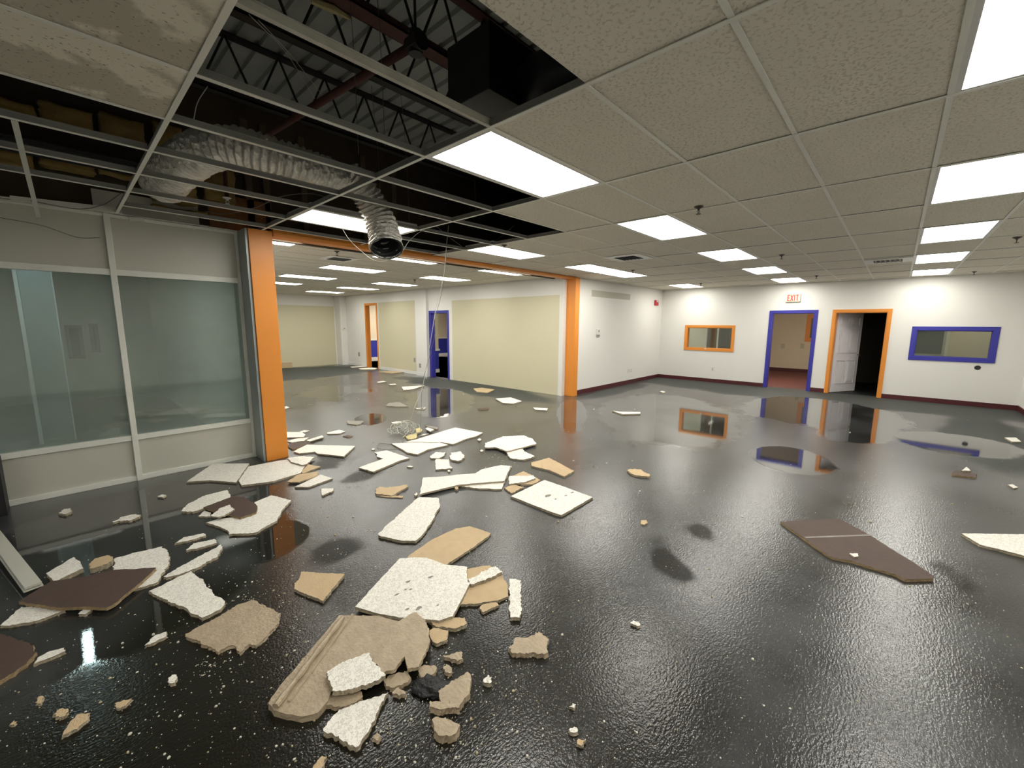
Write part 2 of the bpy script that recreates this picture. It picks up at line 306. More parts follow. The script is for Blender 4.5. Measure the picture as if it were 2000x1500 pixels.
# ------------------------------------------------------------------ mesh helpers
class MB:
    def __init__(s): s.v = []; s.f = []; s.m = []; s.mats = []; s.smooth = False
    def mi(s, mat):
        if mat not in s.mats: s.mats.append(mat)
        return s.mats.index(mat)
    def quad(s, pts, mat):
        n = len(s.v); s.v += [tuple(p) for p in pts]; s.f.append(tuple(range(n, n+len(pts)))); s.m.append(s.mi(mat))
    def box(s, x0, x1, y0, y1, z0, z1, mat, mtx=None):
        if x0 > x1: x0, x1 = x1, x0
        if y0 > y1: y0, y1 = y1, y0
        if z0 > z1: z0, z1 = z1, z0
        P = [Vector(p) for p in ((x0,y0,z0),(x1,y0,z0),(x1,y1,z0),(x0,y1,z0),(x0,y0,z1),(x1,y0,z1),(x1,y1,z1),(x0,y1,z1))]
        if mtx: P = [mtx @ p for p in P]
        n = len(s.v); s.v += [tuple(p) for p in P]; k = s.mi(mat)
        for f in ((0,3,2,1),(4,5,6,7),(0,1,5,4),(1,2,6,5),(2,3,7,6),(3,0,4,7)): s.f.append(tuple(n+i for i in f)); s.m.append(k)
        return s
    def tube(s, pts, r, mat, seg=8, caps=True, rf=None):
        pts = [Vector(p) for p in pts]; n0 = len(s.v); k = s.mi(mat)
        t0 = (pts[1]-pts[0]).normalized(); a = Vector((0, 0, 1)) if abs(t0.z) < .9 else Vector((1, 0, 0)); u = t0.cross(a).normalized()
        for i, p in enumerate(pts):
            t = (pts[min(i+1, len(pts)-1)]-pts[max(i-1, 0)]).normalized()
            u = (u-t*u.dot(t)).normalized(); w_ = t.cross(u)
            for j in range(seg):
                an = 2*math.pi*j/seg; rr = rf(i, j, p) if rf else (r[i] if isinstance(r, (list, tuple)) else r)
                s.v.append(tuple(p+u*math.cos(an)*rr+w_*math.sin(an)*rr))
        for i in range(len(pts)-1):
            for j in range(seg):
                a0 = n0+i*seg+j; a1 = n0+i*seg+(j+1) % seg
                s.f.append((a0, a1, a1+seg, a0+seg)); s.m.append(k)
        if caps:
            s.f.append(tuple(n0+j for j in range(seg-1, -1, -1))); s.m.append(k)
            e = n0+(len(pts)-1)*seg; s.f.append(tuple(e+j for j in range(seg))); s.m.append(k)
        return s
    def bar(s, a, b, w_, h, mat):
        a = Vector(a); b = Vector(b); t = (b-a); L = t.length; t.normalize()
        up = Vector((0, 0, 1)) if abs(t.z) < .95 else Vector((1, 0, 0))
        u = t.cross(up).normalized(); v = u.cross(t)
        mt = Matrix((t, u, v)).transposed().to_4x4(); mt.translation = a
        return s.box(0, L, -w_/2, w_/2, -h/2, h/2, mat, mt)
    def build(s, name, parent=None, bevel=0, smooth=False, off=None):
        me = bpy.data.meshes.new(name)
        o_ = Vector(off) if off else Vector((0, 0, 0))
        me.from_pydata([tuple(Vector(p)-o_) for p in s.v], [], s.f)
        for mt in s.mats: me.materials.append(M[mt])
        for p, k in zip(me.polygons, s.m): p.material_index = k; p.use_smooth = smooth
        me.update()
        o = bpy.data.objects.new(name, me); COL.objects.link(o); o.location = o_
        if parent:
            o.parent = parent; o.location = o_-parent.location
        if bevel:
            b = o.modifiers.new('bevel', 'BEVEL'); b.width = bevel; b.segments = 2; b.limit_method = 'ANGLE'
        return o
def tag(o, label, cat, group=None, kind=None):
    o['label'] = label; o['category'] = cat
    if group: o['group'] = group
    if kind: o['kind'] = kind
    return o
def struct(o, label=None):
    o['kind'] = 'structure'
    if label: o['label'] = label
    return o
def empty(name, loc, label=None, cat=None, group=None):
    o = bpy.data.objects.new(name, None); COL.objects.link(o); o.location = loc; o.empty_display_size = .1
    if label: tag(o, label, cat, group)
    return o
def smoothpath(pts, n=8):
    pts = [Vector(p) for p in pts]; P = [pts[0]*2-pts[1]]+pts+[pts[-1]*2-pts[-2]]; out = []
    for i in range(1, len(P)-2):
        for k in range(n):
            t = k/n; p0, p1, p2, p3 = P[i-1], P[i], P[i+1], P[i+2]
            out.append(.5*((2*p1)+(p2-p0)*t+(2*p0-5*p1+4*p2-p3)*t*t+(3*p1-p0-3*p2+p3)*t**3))
    out.append(pts[-1]); return out

def wall(name, axis, c, c2, u0, u1, z0, z1, base, holes=(), paints=(), back=None, label=None):
    """Wall slab between c (seen face) and c2, running along the other axis, with openings and painted fields."""
    us = {u0, u1}; zs = {z0, z1}
    for h in list(holes)+[p[:4] for p in paints]:
        us |= {min(max(h[0], u0), u1), min(max(h[1], u0), u1)}; zs |= {min(max(h[2], z0), z1), min(max(h[3], z0), z1)}
    us = sorted(us); zs = sorted(zs); mb = MB(); back = back or base
    def P(cc, u, z): return (cc, u, z) if axis == 'x' else (u, cc, z)
    def solid(i, j):
        if not (0 <= i < len(us)-1 and 0 <= j < len(zs)-1): return False
        u = (us[i]+us[i+1])/2; z = (zs[j]+zs[j+1])/2
        return not any(h[0] < u < h[1] and h[2] < z < h[3] for h in holes)
    for i in range(len(us)-1):
        for j in range(len(zs)-1):
            if not solid(i, j): continue
            a, b, lo, hi = us[i], us[i+1], zs[j], zs[j+1]; u = (a+b)/2; z = (lo+hi)/2; mt = base
            for p in paints:
                if p[0] < u < p[1] and p[2] < z < p[3]: mt = p[4]
            mb.quad([P(c, a, lo), P(c, b, lo), P(c, b, hi), P(c, a, hi)], mt)
            mb.quad([P(c2, a, lo), P(c2, a, hi), P(c2, b, hi), P(c2, b, lo)], back)
            for di, dj, q in ((-1, 0, [(a, lo), (a, hi)]), (1, 0, [(b, hi), (b, lo)]), (0, -1, [(b, lo), (a, lo)]), (0, 1, [(a, hi), (b, hi)])):
                if not solid(i+di, j+dj):
                    mb.quad([P(c, *q[0]), P(c, *q[1]), P(c2, *q[1]), P(c2, *q[0])], base)
    o = mb.build(name); return struct(o, label)

def casing(mb, axis, c, side, u0, u1, z0, z1, wdt, depth, mat, bottom=False, lining=None):
    """Picture-frame casing on face c (proud towards side), optional lining through the wall to 'lining'."""
    def B(a, b, lo, hi, c0, c1):
        if axis == 'x': mb.box(c0, c1, a, b, lo, hi, mat)
        else: mb.box(a, b, c0, c1, lo, hi, mat)
    c0, c1 = c, c+side*depth
    B(u0-wdt, u0, z0-(wdt if bottom else 0), z1+wdt, c0, c1); B(u1, u1+wdt, z0-(wdt if bottom else 0), z1+wdt, c0, c1)
    B(u0, u1, z1, z1+wdt, c0, c1)
    if bottom: B(u0, u1, z0-wdt, z0, c0, c1)
    if lining is not None:
        t = .014
        B(u0, u0+t, z0, z1, c, lining); B(u1-t, u1, z0, z1, c, lining); B(u0+t, u1-t, z1-t, z1, c, lining)
        if bottom: B(u0+t, u1-t, z0, z0+t, c, lining)

# ------------------------------------------------------------------ main structure
XW = 13.07        # wall with doors and windows
YR = -1.95        # right-hand wall
YB = 5.60         # beam line / alarm wall
YS = 5.88         # storefront plane
XY = 7.97         # cream wall
YF = 17.0
GX0, GY0 = 0.506, -0.068      # ceiling grid origin
TX, TY = 1.22, 0.61

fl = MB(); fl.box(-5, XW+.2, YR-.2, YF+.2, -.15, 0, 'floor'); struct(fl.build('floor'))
fr = MB(); fr.box(XW+.2, 19.2, -2.2, 7.3, -.15, .0, 'redcarpet'); struct(fr.build('floor_back_rooms', None), 'dark red floor of the rooms behind the doors')

# wall with the EXIT sign
wall('wall_right', 'x', XW, XW+.14, YR, YB, 0, CE+.03, 'white',
     holes=[(3.49, 4.75, 1.00, 1.61), (1.605, 2.525, 0, 2.01), (.215, 1.165, 0, 2.01), (-1.45, -.31, 1.02, 1.60)])
wall('wall_side', 'y', YR, YR-.15, -5, XW+.14, 0, CE+.03, 'white')
wall('wall_back', 'x', -5, -5.15, YR, YS, 0, CE+.03, 'white')
# wall with thermostat and fire alarm
wall('wall_alarm', 'y', YB, YB+.15, 8.26, XW+.14, 0, CE+.03, 'white', paints=[(8.93, 10.93, 2.37, 2.53, 'gray')])
# cream wall with two openings
wall('wall_cream', 'x', XY, XY+.15, 5.75, YF, 0, CE+.1, 'white',
     holes=[(10.02, 10.86, 0, 2.02), (14.17, 14.94, 0, 2.36)],
     paints=[(5.86, 9.80, .0, 2.37, 'cream'), (11.62, 14.02, .09, 2.44, 'cream')])
wall('wall_far', 'y', YF, YF+.15, 1.5, XY+.15, 0, CE+.1, 'white', paints=[(3.2, 7.68, 0, 2.36, 'cream')])
wall('wall_partition', 'x', 1.66, 1.50, YS+.12, YF, 0, CE+.1, 'white')
pl = MB(); pl.box(XY-.10, XY+.02, 10.95, 11.55, 0, CE+.1, 'white'); struct(pl.build('trim_1'), 'white boxed pilaster beside the far blue doorway')
pl = MB(); pl.box(7.72, XY+.02, 16.55, YF+.02, 0, CE+.1, 'white'); struct(pl.build('trim_2'), 'white boxed corner of the far room')

# baseboards
def baseboard(name, mat, x0, x1, y0, y1, h):
    b = MB(); b.box(x0, x1, y0, y1, 0, h, mat); struct(b.build(name, bevel=.003))
b = MB()
for a, c in ((YR, .14), (1.24, 1.53), (2.60, YB)): b.box(XW-.012, XW+.01, a, c, 0, .105, 'maroon')
struct(b.build('baseboard_right'))
baseboard('baseboard_alarm', 'maroon', 8.30, XW-.012, YB-.012, YB+.01, .105)
baseboard('baseboard_side', 'maroon', -4.9, XW-.012, YR-.01, YR+.012, .105)
b = MB()
for a, c in ((11.55, 14.09), (15.02, 16.55)): b.box(XY-.014, XY+.01, a, c, 0, .10, 'offwhite')
b.box(XY-.115, XY-.09, 10.95, 11.55, 0, .10, 'offwhite')
struct(b.build('baseboard_cream'))

# ---- suspended ceiling
LIGHTS = [(1,3),(1,7),(1,-1),(3,-1),(5,-1),(7,-1),(9,-1),(3,3),(5,3),(7,3),(9,3),(3,7),(5,7),(6,7),(9,7),(-1,-1),(-3,-1),(-3,3)]
HOLES = {(0,i) for i in range(2,10)} | {(-1,i) for i in range(5,10)} | {(1,4),(1,5),(1,6),(1,8),(1,9),(2,5),(2,6),(2,7),(2,8),(2,9)} | {(-2,6),(-2,7),(-2,8)}
STAIN = {(-1,3),(-1,4)}
cl = MB(); rnd = random.Random(3)
def ymax(x): return YS-.03 if x < 1.7 else YB-.03
for ix in range(-5, 11):
    for iy in range(-4, 10):
        if (ix, iy) in LIGHTS or (ix, iy) in HOLES or (ix, iy) in STAIN: continue
        x0 = GX0+ix*TX; x1 = min(x0+TX, XW-.01); y0 = max(GY0+iy*TY, YR+.01); y1 = min(GY0+iy*TY+TY, ymax(x0))
        if x0 < -5 or y1-y0 < .03 or x1-x0 < .03: continue
        d = rnd.uniform(-.0015, .0015)
        cl.box(x0+.004, x1-.004, y0+.004, y1-.004, CE+.002+d, CE+.018, 'ceil')
ceiling = struct(cl.build('ceiling'))
# exposed tee grid: each run is a part
tb = MB()
M['web'] = simple('dull galvanised web', (.24, .24, .215), .5, var=.1)
def tee(mb, x0, x1, y0, y1, mat='tee', z=CE):
    web = 'web' if mat == 'tee' else mat
    alongx = (x1-x0) > (y1-y0)
    if alongx:
        yc = (y0+y1)/2; mb.box(x0, x1, yc-.012, yc+.012, z-.004, z, mat); mb.box(x0, x1, yc-.0015, yc+.0015, z, z+.038, web); mb.box(x0, x1, yc-.004, yc+.004, z+.03, z+.038, web)
    else:
        xc = (x0+x1)/2; mb.box(xc-.012, xc+.012, y0, y1, z-.006, z-.002, mat); mb.box(xc-.0015, xc+.0015, y0, y1, z, z+.038, web); mb.box(xc-.004, xc+.004, y0, y1, z+.03, z+.038, web)
for ix in range(-4, 11):
    X = GX0+ix*TX; t = MB(); tee(t, X, X, YR+.01, ymax(X-.1) if ix < 2 else YB-.03)
    t.build('main_tee', ceiling)
gx = {}
for iy in range(-3, 10):
    Y = GY0+iy*TY
    if Y > YS: continue
    for ix in range(-4, 11):
        a = GX0+ix*TX; b2 = min(a+TX, XW-.02)
        if a < -4.95 or b2-a < .05 or Y > ymax(a): continue
        hole = (ix, iy) in HOLES or (ix, iy-1) in HOLES
        if hole:
            if (ix, iy) in ((0, 2), (-2, 7), (-1, 9), (-2, 8)): continue
            t = MB(); tee(t, a+.012, b2-.012, Y, Y, 'dirtytee' if (ix, iy) == (0, 3) else 'tee')
            t.build('cross_tee', ceiling)
        else: tee(tb, a+.012, b2-.012, Y, Y)
tb.build('cross_tee_grid', ceiling)
# wall angles
wa = MB()
wa.box(GX0-5, 1.55, YS-.03, YS-.005, CE-.005, CE, 'tee'); wa.box(2.0, XW, YB-.03, YB-.003, CE-.005, CE, 'tee')
wa.box(XW-.025, XW-.003, YR, YB, CE-.008, CE-.002, 'tee'); wa.box(-5, XW, YR+.003, YR+.025, CE-.008, CE-.002, 'tee')
wa.build('wall_angle', ceiling)
# stained loose tiles
for (ix, iy), lab in (((-1, 3), 'water-stained ceiling tile at the top left corner, beside the open plenum'), ((-1, 4), 'water-stained ceiling tile at upper left bordering the bare insulation gap')):
    t = MB(); x0 = GX0+ix*TX; y0 = GY0+iy*TY; t.box(x0+.004, x0+TX-.004, y0+.004, y0+TY-.004, CE+.002, CE+.02, 'stained')
    tag(t.build('ceiling_tile', off=(x0+.6, y0+.3, CE)), lab, 'ceiling tile', 'stained ceiling tiles')

# far room ceiling
cf = MB(); FX0 = GX0+.5*TX-3*TX; ys = [YB+.16]+[GY0+TY*v for v in (10.7, 11.6, 12.5, 13.1, 14.1, 15, 15.9, 16.8, 17.8, 18.7, 19.5, 20.3, 21.3, 22.2, 23.2, 24.2, 25.2, 26.1, 27)]+[YF-.01]
FL = [(.5, 9.72), (2.5, 9.72), (4.42, 9.72), (2.5, 13.1), (4.42, 13.1), (.5, 13.1), (2.5, 16.8), (4.42, 16.8), (.5, 16.8), (2.5, 20.3), (4.42, 20.3), (4.42, 24.2), (2.5, 24.2)]
frects = [(1.69 if a < 1 else GX0+a*TX, 2.38 if a < 1 else GX0+(a+1)*TX, GY0+b_*TY, GY0+(b_+1)*TY) for a, b_ in FL]
vf = (GX0+2.1*TX, GX0+2.1*TX+.6, GY0+11.25*TY, GY0+11.25*TY+.5)
def cutrects(x0, x1, y0, y1, holes):
    rs = [(x0, x1, y0, y1)]
    for h in holes:
        nr = []
        for r in rs:
            a, b_, c, d = max(r[0], h[0]), min(r[1], h[1]), max(r[2], h[2]), min(r[3], h[3])
            if a >= b_ or c >= d: nr.append(r); continue
            for q in ((r[0], a, r[2], r[3]), (b_, r[1], r[2], r[3]), (a, b_, r[2], c), (a, b_, d, r[3])):
                if q[1]-q[0] > .012 and q[3]-q[2] > .012: nr.append(q)
        rs = nr
    return rs
for i in range(len(ys)-1):
    x = 1.67
    k = 0
    edges = [1.67]+[FX0+TX*n for n in range(20) if 1.75 < FX0+TX*n < XY-.05]+[XY-.01]
    for a, b_ in zip(edges, edges[1:]):
        for q in cutrects(a+.004, b_-.004, ys[i]+.004, ys[i+1]-.004, frects): cf.box(q[0], q[1], q[2], q[3], CE+.002, CE+.018, 'ceil')
farceil = struct(cf.build('ceiling_far_room'), 'grey tile ceiling of the far room')
tf = MB()
for a in edges[1:-1]: tee(tf, a, a, YB+.17, YF-.02)
for y in ys[1:-1]: tf.box(1.68, XY-.02, y-.012, y+.012, CE-.004, CE, 'tee')
tf.build('tee_grid', farceil)

# ---- lights
def light(x0, y0, label, group, w_=TX, d=TY, mat='lamp', z=CE, tubes=False):
    e = empty('ceiling_light', (x0+w_/2, y0+d/2, z), label, 'ceiling light', group)
    f = MB(); t = .022
    f.box(x0+.012, x0+w_-.012, y0+.012, y0+.012+t, z-.004, z+.05, 'offwhite'); f.box(x0+.012, x0+w_-.012, y0+d-.012-t, y0+d-.012, z-.004, z+.05, 'offwhite')
    f.box(x0+.012, x0+.012+t, y0+.012+t, y0+d-.012-t, z-.004, z+.05, 'offwhite'); f.box(x0+w_-.012-t, x0+w_-.012, y0+.012+t, y0+d-.012-t, z-.004, z+.05, 'offwhite')
    f.box(x0+.012, x0+w_-.012, y0+.012, y0+d-.012, z+.05, z+.06, 'deck')
    f.build('frame', e)
    g = MB(); g.box(x0+.036, x0+w_-.036, y0+.036, y0+d-.036, z+.004, z+.010, mat); g.build('diffuser', e)
    return e
LL = {(1,3):'large bright ceiling light at the corner of the ceiling opening, nearest the camera',
 (1,7):'ceiling light behind the hanging foil duct, in the opened part of the ceiling',
 (1,-1):'ceiling light cut off by the top right corner of the photo',
 (3,-1):'second ceiling light from the top in the right-hand column of lights',
 (5,-1):'third ceiling light from the top in the right-hand column of lights',
 (7,-1):'fourth ceiling light in the right-hand column, right of the long slot-like vent',
 (9,-1):'farthest ceiling light in the right-hand column, touching the exit sign wall',
 (3,3):'nearest ceiling light of the middle column, beside a sprinkler head',
 (5,3):'second ceiling light of the middle column, in the centre of the photo\'s right half',
 (7,3):'third ceiling light of the middle column',
 (9,3):'farthest ceiling light of the middle column, above and left of the EXIT sign',
 (3,7):'ceiling light at the far end of the ceiling opening, left of the square vent',
 (5,7):'nearer half of the double-length ceiling light above the far orange post',
 (6,7):'farther half of the double-length ceiling light above the far orange post',
 (9,7):'small far ceiling light in the corner above the fire alarm'}
for (ix, iy) in LIGHTS:
    light(GX0+ix*TX, GY0+iy*TY, LL.get((ix, iy)) or {(-1,-1):'unseen ceiling light added above and right of the camera',(-3,-1):'unseen ceiling light added behind the camera near the side wall',(-3,3):'unseen ceiling light added behind the camera in the middle of the room'}[(ix, iy)], 'ceiling lights of the front room')  # lights behind and above the camera are unseen, added for their light
FN = ['far room ceiling light right beside the top of the orange column','far room ceiling light just behind the mouth of the hanging duct','far room ceiling light above the big cream wall, nearest the far orange post',
 'far room ceiling light just beyond the square vent','far room ceiling light above the blue doorway side, right of the hanging wires','far room ceiling light hidden by the orange column, nearest of three',
 'far room ceiling light, next behind the one beyond the square vent','far room ceiling light above the far orange doorway side, middle of its column','far room ceiling light hidden by the orange column, middle of three',
 'far room ceiling light half hidden by the orange column, second smallest at left','far room ceiling light, second smallest, above the white corner','smallest far room ceiling light, in the deepest corner','far room ceiling light hidden by the orange column, deepest of three']
for (a, b_), lab in zip(FL, FN):
    if a < 1: light(1.70, GY0+b_*TY, lab, 'ceiling lights of the far room', .68)
    else: light(GX0+a*TX, GY0+b_*TY, lab, 'ceiling lights of the far room')

# ---- vents
def vent(x0, y0, s, label):
    e = empty('ceiling_vent', (x0+s/2, y0+s/2, CE), label, 'ceiling vent', 'ceiling vents')
    f = MB(); z0, z1 = CE-.012, CE-.004; t = s*.2
    f.box(x0, x0+s, y0, y0+t, z0, z1, 'ventwhite'); f.box(x0, x0+s, y0+s-t, y0+s, z0, z1, 'ventwhite'); f.box(x0, x0+t, y0+t, y0+s-t, z0, z1, 'ventwhite'); f.box(x0+s-t, x0+s, y0+t, y0+s-t, z0, z1, 'ventwhite')
    f.build('frame', e)
    bk = MB(); bk.box(x0+t, x0+s-t, y0+t, y0+s-t, CE-.0035, CE+.001, 'black'); bk.build('backing', e)
    n = 6
    for i in range(n):
        y = y0+t+(i+.5)*(s-2*t)/n; sl = MB(); mt = Matrix.Translation((x0+s/2, y, CE-.012)) @ Matrix.Rotation(.6, 4, 'X')
        sl.box(-(s-2*t)/2, (s-2*t)/2, -.016, .016, -.001, .001, 'graymark', mt); sl.build('slat', e)
vent(GX0+4.57*TX, GY0+5.08*TY, .6, 'square white ceiling vent above the far orange post, right of the double light')
vent(GX0+7.1*TX, GY0+.02*TY, .6, 'ceiling vent seen edge-on beside the right-hand column of lights')
vent(vf[0], vf[2], .5, 'square ceiling vent of the far room, with a sprinkler head before it')

# ---- sprinklers
def sprinkler(x, y, z, label, mat='bronze', cup=True):
    e = empty('fire_sprinkler', (x, y, z), label, 'sprinkler head', 'sprinkler heads')
    if cup:
        c = MB(); c.tube([(x, y, z-.004), (x, y, z-.010), (x, y, z-.022)], [.042, .036, .014], mat, 14); c.build('escutcheon', e)
    b_ = MB(); b_.tube([(x, y, z), (x, y, z-.035)], .010, mat, 8)
    for s in (-1, 1): b_.tube([(x+s*.008, y, z-.03), (x+s*.017, y, z-.045), (x+s*.004, y, z-.066)], .0035, mat, 6)
    b_.build('frame', e)
    d = MB(); d.tube([(x, y, z-.066), (x, y, z-.070)], .022, mat, 12); d.build('deflector', e)
for q, lab in (((1365, 403), 'dark sprinkler head nearest the camera, beside the middle column of lights'), ((1527, 497), 'sprinkler head right of the second middle-column light'),
               ((1595, 538), 'sprinkler head close to the wall above the EXIT sign'), ((1987, 463), 'sprinkler head at the right edge of the photo'),
               ((1236, 527), 'sprinkler head beside the double-length ceiling light'), ((1369, 553), 'sprinkler head by the small far light in the alarm corner'),
               ((658, 490), 'sprinkler head before the square vent of the far room'), ((985, 478), 'sprinkler head above the light at the end of the ceiling opening'),
               ((953, 525), 'chrome sprinkler head of the far room above the cream wall'), ((1903, 530), 'sprinkler head by the wall above the blue window'), ((810, 546), 'sprinkler head in the far room near the white pilaster')):
    v = onz(*q, CE); sprinkler(min(v.x, XW-.1), v.y, CE, lab, 'chrome' if 'chrome' in lab else 'bronze')

# ------------------------------------------------------------------ beam, post and column
bm_ = MB(); bm_.box(1.84, 8.25, YB-.03, YB+.158, 2.715, CE+.03, 'orange'); struct(bm_.build('trim_3', bevel=.004), 'orange painted beam between the orange column and the far orange post')
po = MB(); po.box(8.09, 8.26, 5.50, 5.75, 0, CE-.02, 'orange'); tag(po.build('orange_post', bevel=.004), 'far slim orange post between the cream wall and the white alarm wall', 'post')
co = empty('orange_column', (1.70, 5.73, 0), 'broad orange column at the right end of the storefront glazing', 'column')
b = MB(); b.box(1.575, 1.825, 5.565, 5.86, 0, CE-.005, 'orange'); b.build('column_shaft', co, bevel=.004)
b = MB(); b.box(1.548, 1.573, 5.59, 5.90, 0, CE-.005, 'silver'); b.box(1.56, 1.60, 5.86, 6.0, 0, CE-.005, 'silver'); b.build('metal_jamb', co)

# ------------------------------------------------------------------ storefront glazing
SX0, SX1, MX = -1.75, 1.545, .405
sf = empty('window_1', ((SX0+SX1)/2, YS, 0)); struct(sf, 'grey framed interior storefront with two large misted panes')
def sbox(name, x0, x1, z0, z1, y0=YS, y1=YS+.06, mat='alu', bv=.003):
    b = MB(); b.box(x0, x1, y0, y1, z0, z1, mat); return b.build(name, sf, bevel=bv)
sbox('mullion', MX, MX+.048, 0, CE-.01, YS-.012, YS+.07)
sbox('mullion', -1.0, -.95, 0, CE-.01, YS-.012, YS+.07)
sbox('jamb', 1.515, 1.547, 0, CE-.01, YS-.012, YS+.07)
for a, c in ((-.95, MX), (MX+.048, 1.515)):
    sbox('top_rail', a, c, 2.165, 2.225); sbox('sill_rail', a, c, .445, .50); sbox('bottom_rail', a, c, 0, .055); sbox('head_rail', a, c, CE-.04, CE-.01)
    b = MB(); b.box(a, c, YS+.022, YS+.034, 2.225, CE-.04, 'alupanel'); b.build('upper_panel', sf)
    b = MB(); b.box(a, c, YS+.022, YS+.034, .055, .445, 'alupanel'); b.build('lower_panel', sf)
    b = MB(); b.box(a, c, YS+.026, YS+.032, .50, 2.165, 'glass'); b.build('pane', sf)
b = MB(); b.box(-1.2, -.478, YS-.26, YS-.03, 0, .50, 'blackcloth'); tag(b.build('black_panel'), 'near black low panel cut off by the left edge of the photo, against the storefront', 'panel')

# room behind the storefront
M['palefloor'] = simple('pale wet floor', (.26, .27, .25), .25, var=.35, scale=1.2)
sfl = MB(); sfl.box(-4.2, 1.5, YS+.1, 13.0, .001, .006, 'palefloor'); struct(sfl.build('floor_storeroom'), 'pale wet floor behind the storefront')
gr = MB()
gr.box(-4.2, 1.5, 13.0, 13.15, 0, CE+.1, 'white'); gr.box(-4.35, -4.2, YS, 13.15, 0, CE+.1, 'white')
gr.box(-5.0, -1.76, YS+.0, YS+.12, 0, CE-.035, 'white')
struct(gr.build('wall_storeroom'), 'pale walls of the room behind the storefront')
gc = MB(); gc.box(-4.2, 1.5, YS+.10, 13.0, CE+.0, CE+.03, 'ceil'); struct(gc.build('ceiling_storeroom'))
light(-.26, 6.9, 'cool lamp behind the storefront glass, mirrored in the wet floor', 'lamps behind the storefront', .17, 1.2, 'lampcool', CE-.10)
light(-3.4, 8.0, 'unseen second lamp added deeper behind the storefront glass', 'lamps behind the storefront', .3, 1.2, 'lampcool', CE-.10)  # unseen lamp added to brighten the space behind the glass
c_ = ony(92, 700, 8.6); b = MB(); b.box(c_.x-.15, c_.x+.15, 8.6, 8.9, 0, CE, 'silver'); b.box(c_.x-.19, c_.x-.15, 8.58, 8.9, 0, CE, 'offwhite'); b.box(c_.x+.15, c_.x+.165, 8.58, 8.9, 0, CE, 'offwhite')
tag(b.build('column', bevel=.004), 'grey column standing behind the left storefront pane', 'column')
for a, b_ in (((125, 635), (168, 700)), ((172, 632), (198, 688))):
    p0 = ony(*a, 12.96); p1 = ony(*b_, 12.96); e = empty('wall_picture', ((p0.x+p1.x)/2, 12.98, (p0.z+p1.z)/2), 'dark framed board on the wall behind the glass, '+('left one' if a[0] == 125 else 'right one'), 'board', 'boards behind the glass')
    q = MB(); q.box(p0.x, p1.x, 12.97, 12.99, p1.z, p0.z, 'graymark'); q.build('frame', e); q = MB(); q.box(p0.x+.06, p1.x-.06, 12.962, 12.969, p1.z+.06, p0.z-.06, 'glassframe'); q.build('board_face', e)

# ------------------------------------------------------------------ plenum: deck, walls, joists
ZD = 4.38
dk = MB(); pr_ = .20; x = -5.0
while x < XW+.3:
    for a, c, za, zb in ((0, .135, ZD-.038, ZD-.038), (.135, .145, ZD-.038, ZD), (.145, .190, ZD, ZD), (.190, .20, ZD, ZD-.038)):
        dk.quad([(x+a, YR-.2, za), (x+a, YS+.3, za), (x+c, YS+.3, zb), (x+c, YR-.2, zb)], 'deck')
    x += pr_
dk.box(-5.2, XW+.4, YR-.3, YS+.4, ZD+.03, ZD+.08, 'deck')
struct(dk.build('ceiling_deck'), 'corrugated metal roof deck above the suspended ceiling')
vw = MB(); vw.box(-5.2, XW+.4, YS+.12, YS+.2, CE-.03, ZD+.03, 'voidwall'); vw.box(-5.2, XW+.4, YR-.3, YR-.2, CE, ZD+.03, 'voidwall'); vw.box(-5.3, -5.2, YR-.3, YS+.2, CE, ZD+.03, 'voidwall'); vw.box(XW+.2, XW+.3, YR-.3, YS+.2, CE, ZD+.03, 'voidwall')
vw.box(1.3, 1.95, YS+.06, YS+.119, CE+.02, CE+.40, 'brownboard'); vw.box(.35, 1.2, YS+.06, YS+.119, CE+.005, CE+.22, 'alupanel')
struct(vw.build('wall_plenum'), 'dark sheathed wall above the storefront head')
for i, px in enumerate((470, 505, 580, 700, 760)):
    v = ony(px, 250, YS+.08); b = MB(); b.box(v.x, v.x+.07, YS+.06, YS+.12, CE+.05, ZD-.3, 'stud')
    tag(b.build('wall_stud'), ['leftmost timber stud on the dark wall above the storefront', 'second timber stud from the left on the dark plenum wall', 'middle timber stud on the dark plenum wall', 'fourth timber stud on the dark plenum wall', 'rightmost timber stud on the dark plenum wall'][i], 'stud', 'studs above the storefront')
# insulation batts
def batt(p0, p1, lab, tilt=0):
    a = ony(*p0, YS+.0); c = ony(*p1, YS+.0); rb = random.Random(int(p0[0]*7+p0[1])); bm = bmesh.new(); bmesh.ops.create_cube(bm, size=1)
    bmesh.ops.subdivide_edges(bm, edges=bm.edges[:], cuts=5, use_grid_fill=True)
    sx, sz = abs(c.x-a.x)*1.08, abs(a.z-c.z)*1.2; cx, cz = (a.x+c.x)/2, (a.z+c.z)/2
    for v in bm.verts:
        n = noise.noise_vector(v.co*3+Vector((p0[0], p0[1], 0)))*.028
        v.co = Vector((v.co.x*sx, v.co.y*.10, v.co.z*sz))+n
    me = bpy.data.meshes.new('insulation_batt'); bm.to_mesh(me); bm.free(); me.materials.append(M['batt'])
    for p in me.polygons: p.use_smooth = True
    o = bpy.data.objects.new('insulation_batt', me); COL.objects.link(o); o.location = (cx, YS-.03, cz); o.rotation_euler = (0, tilt, 0)
    tag(o, lab, 'insulation', 'insulation batts above the storefront')
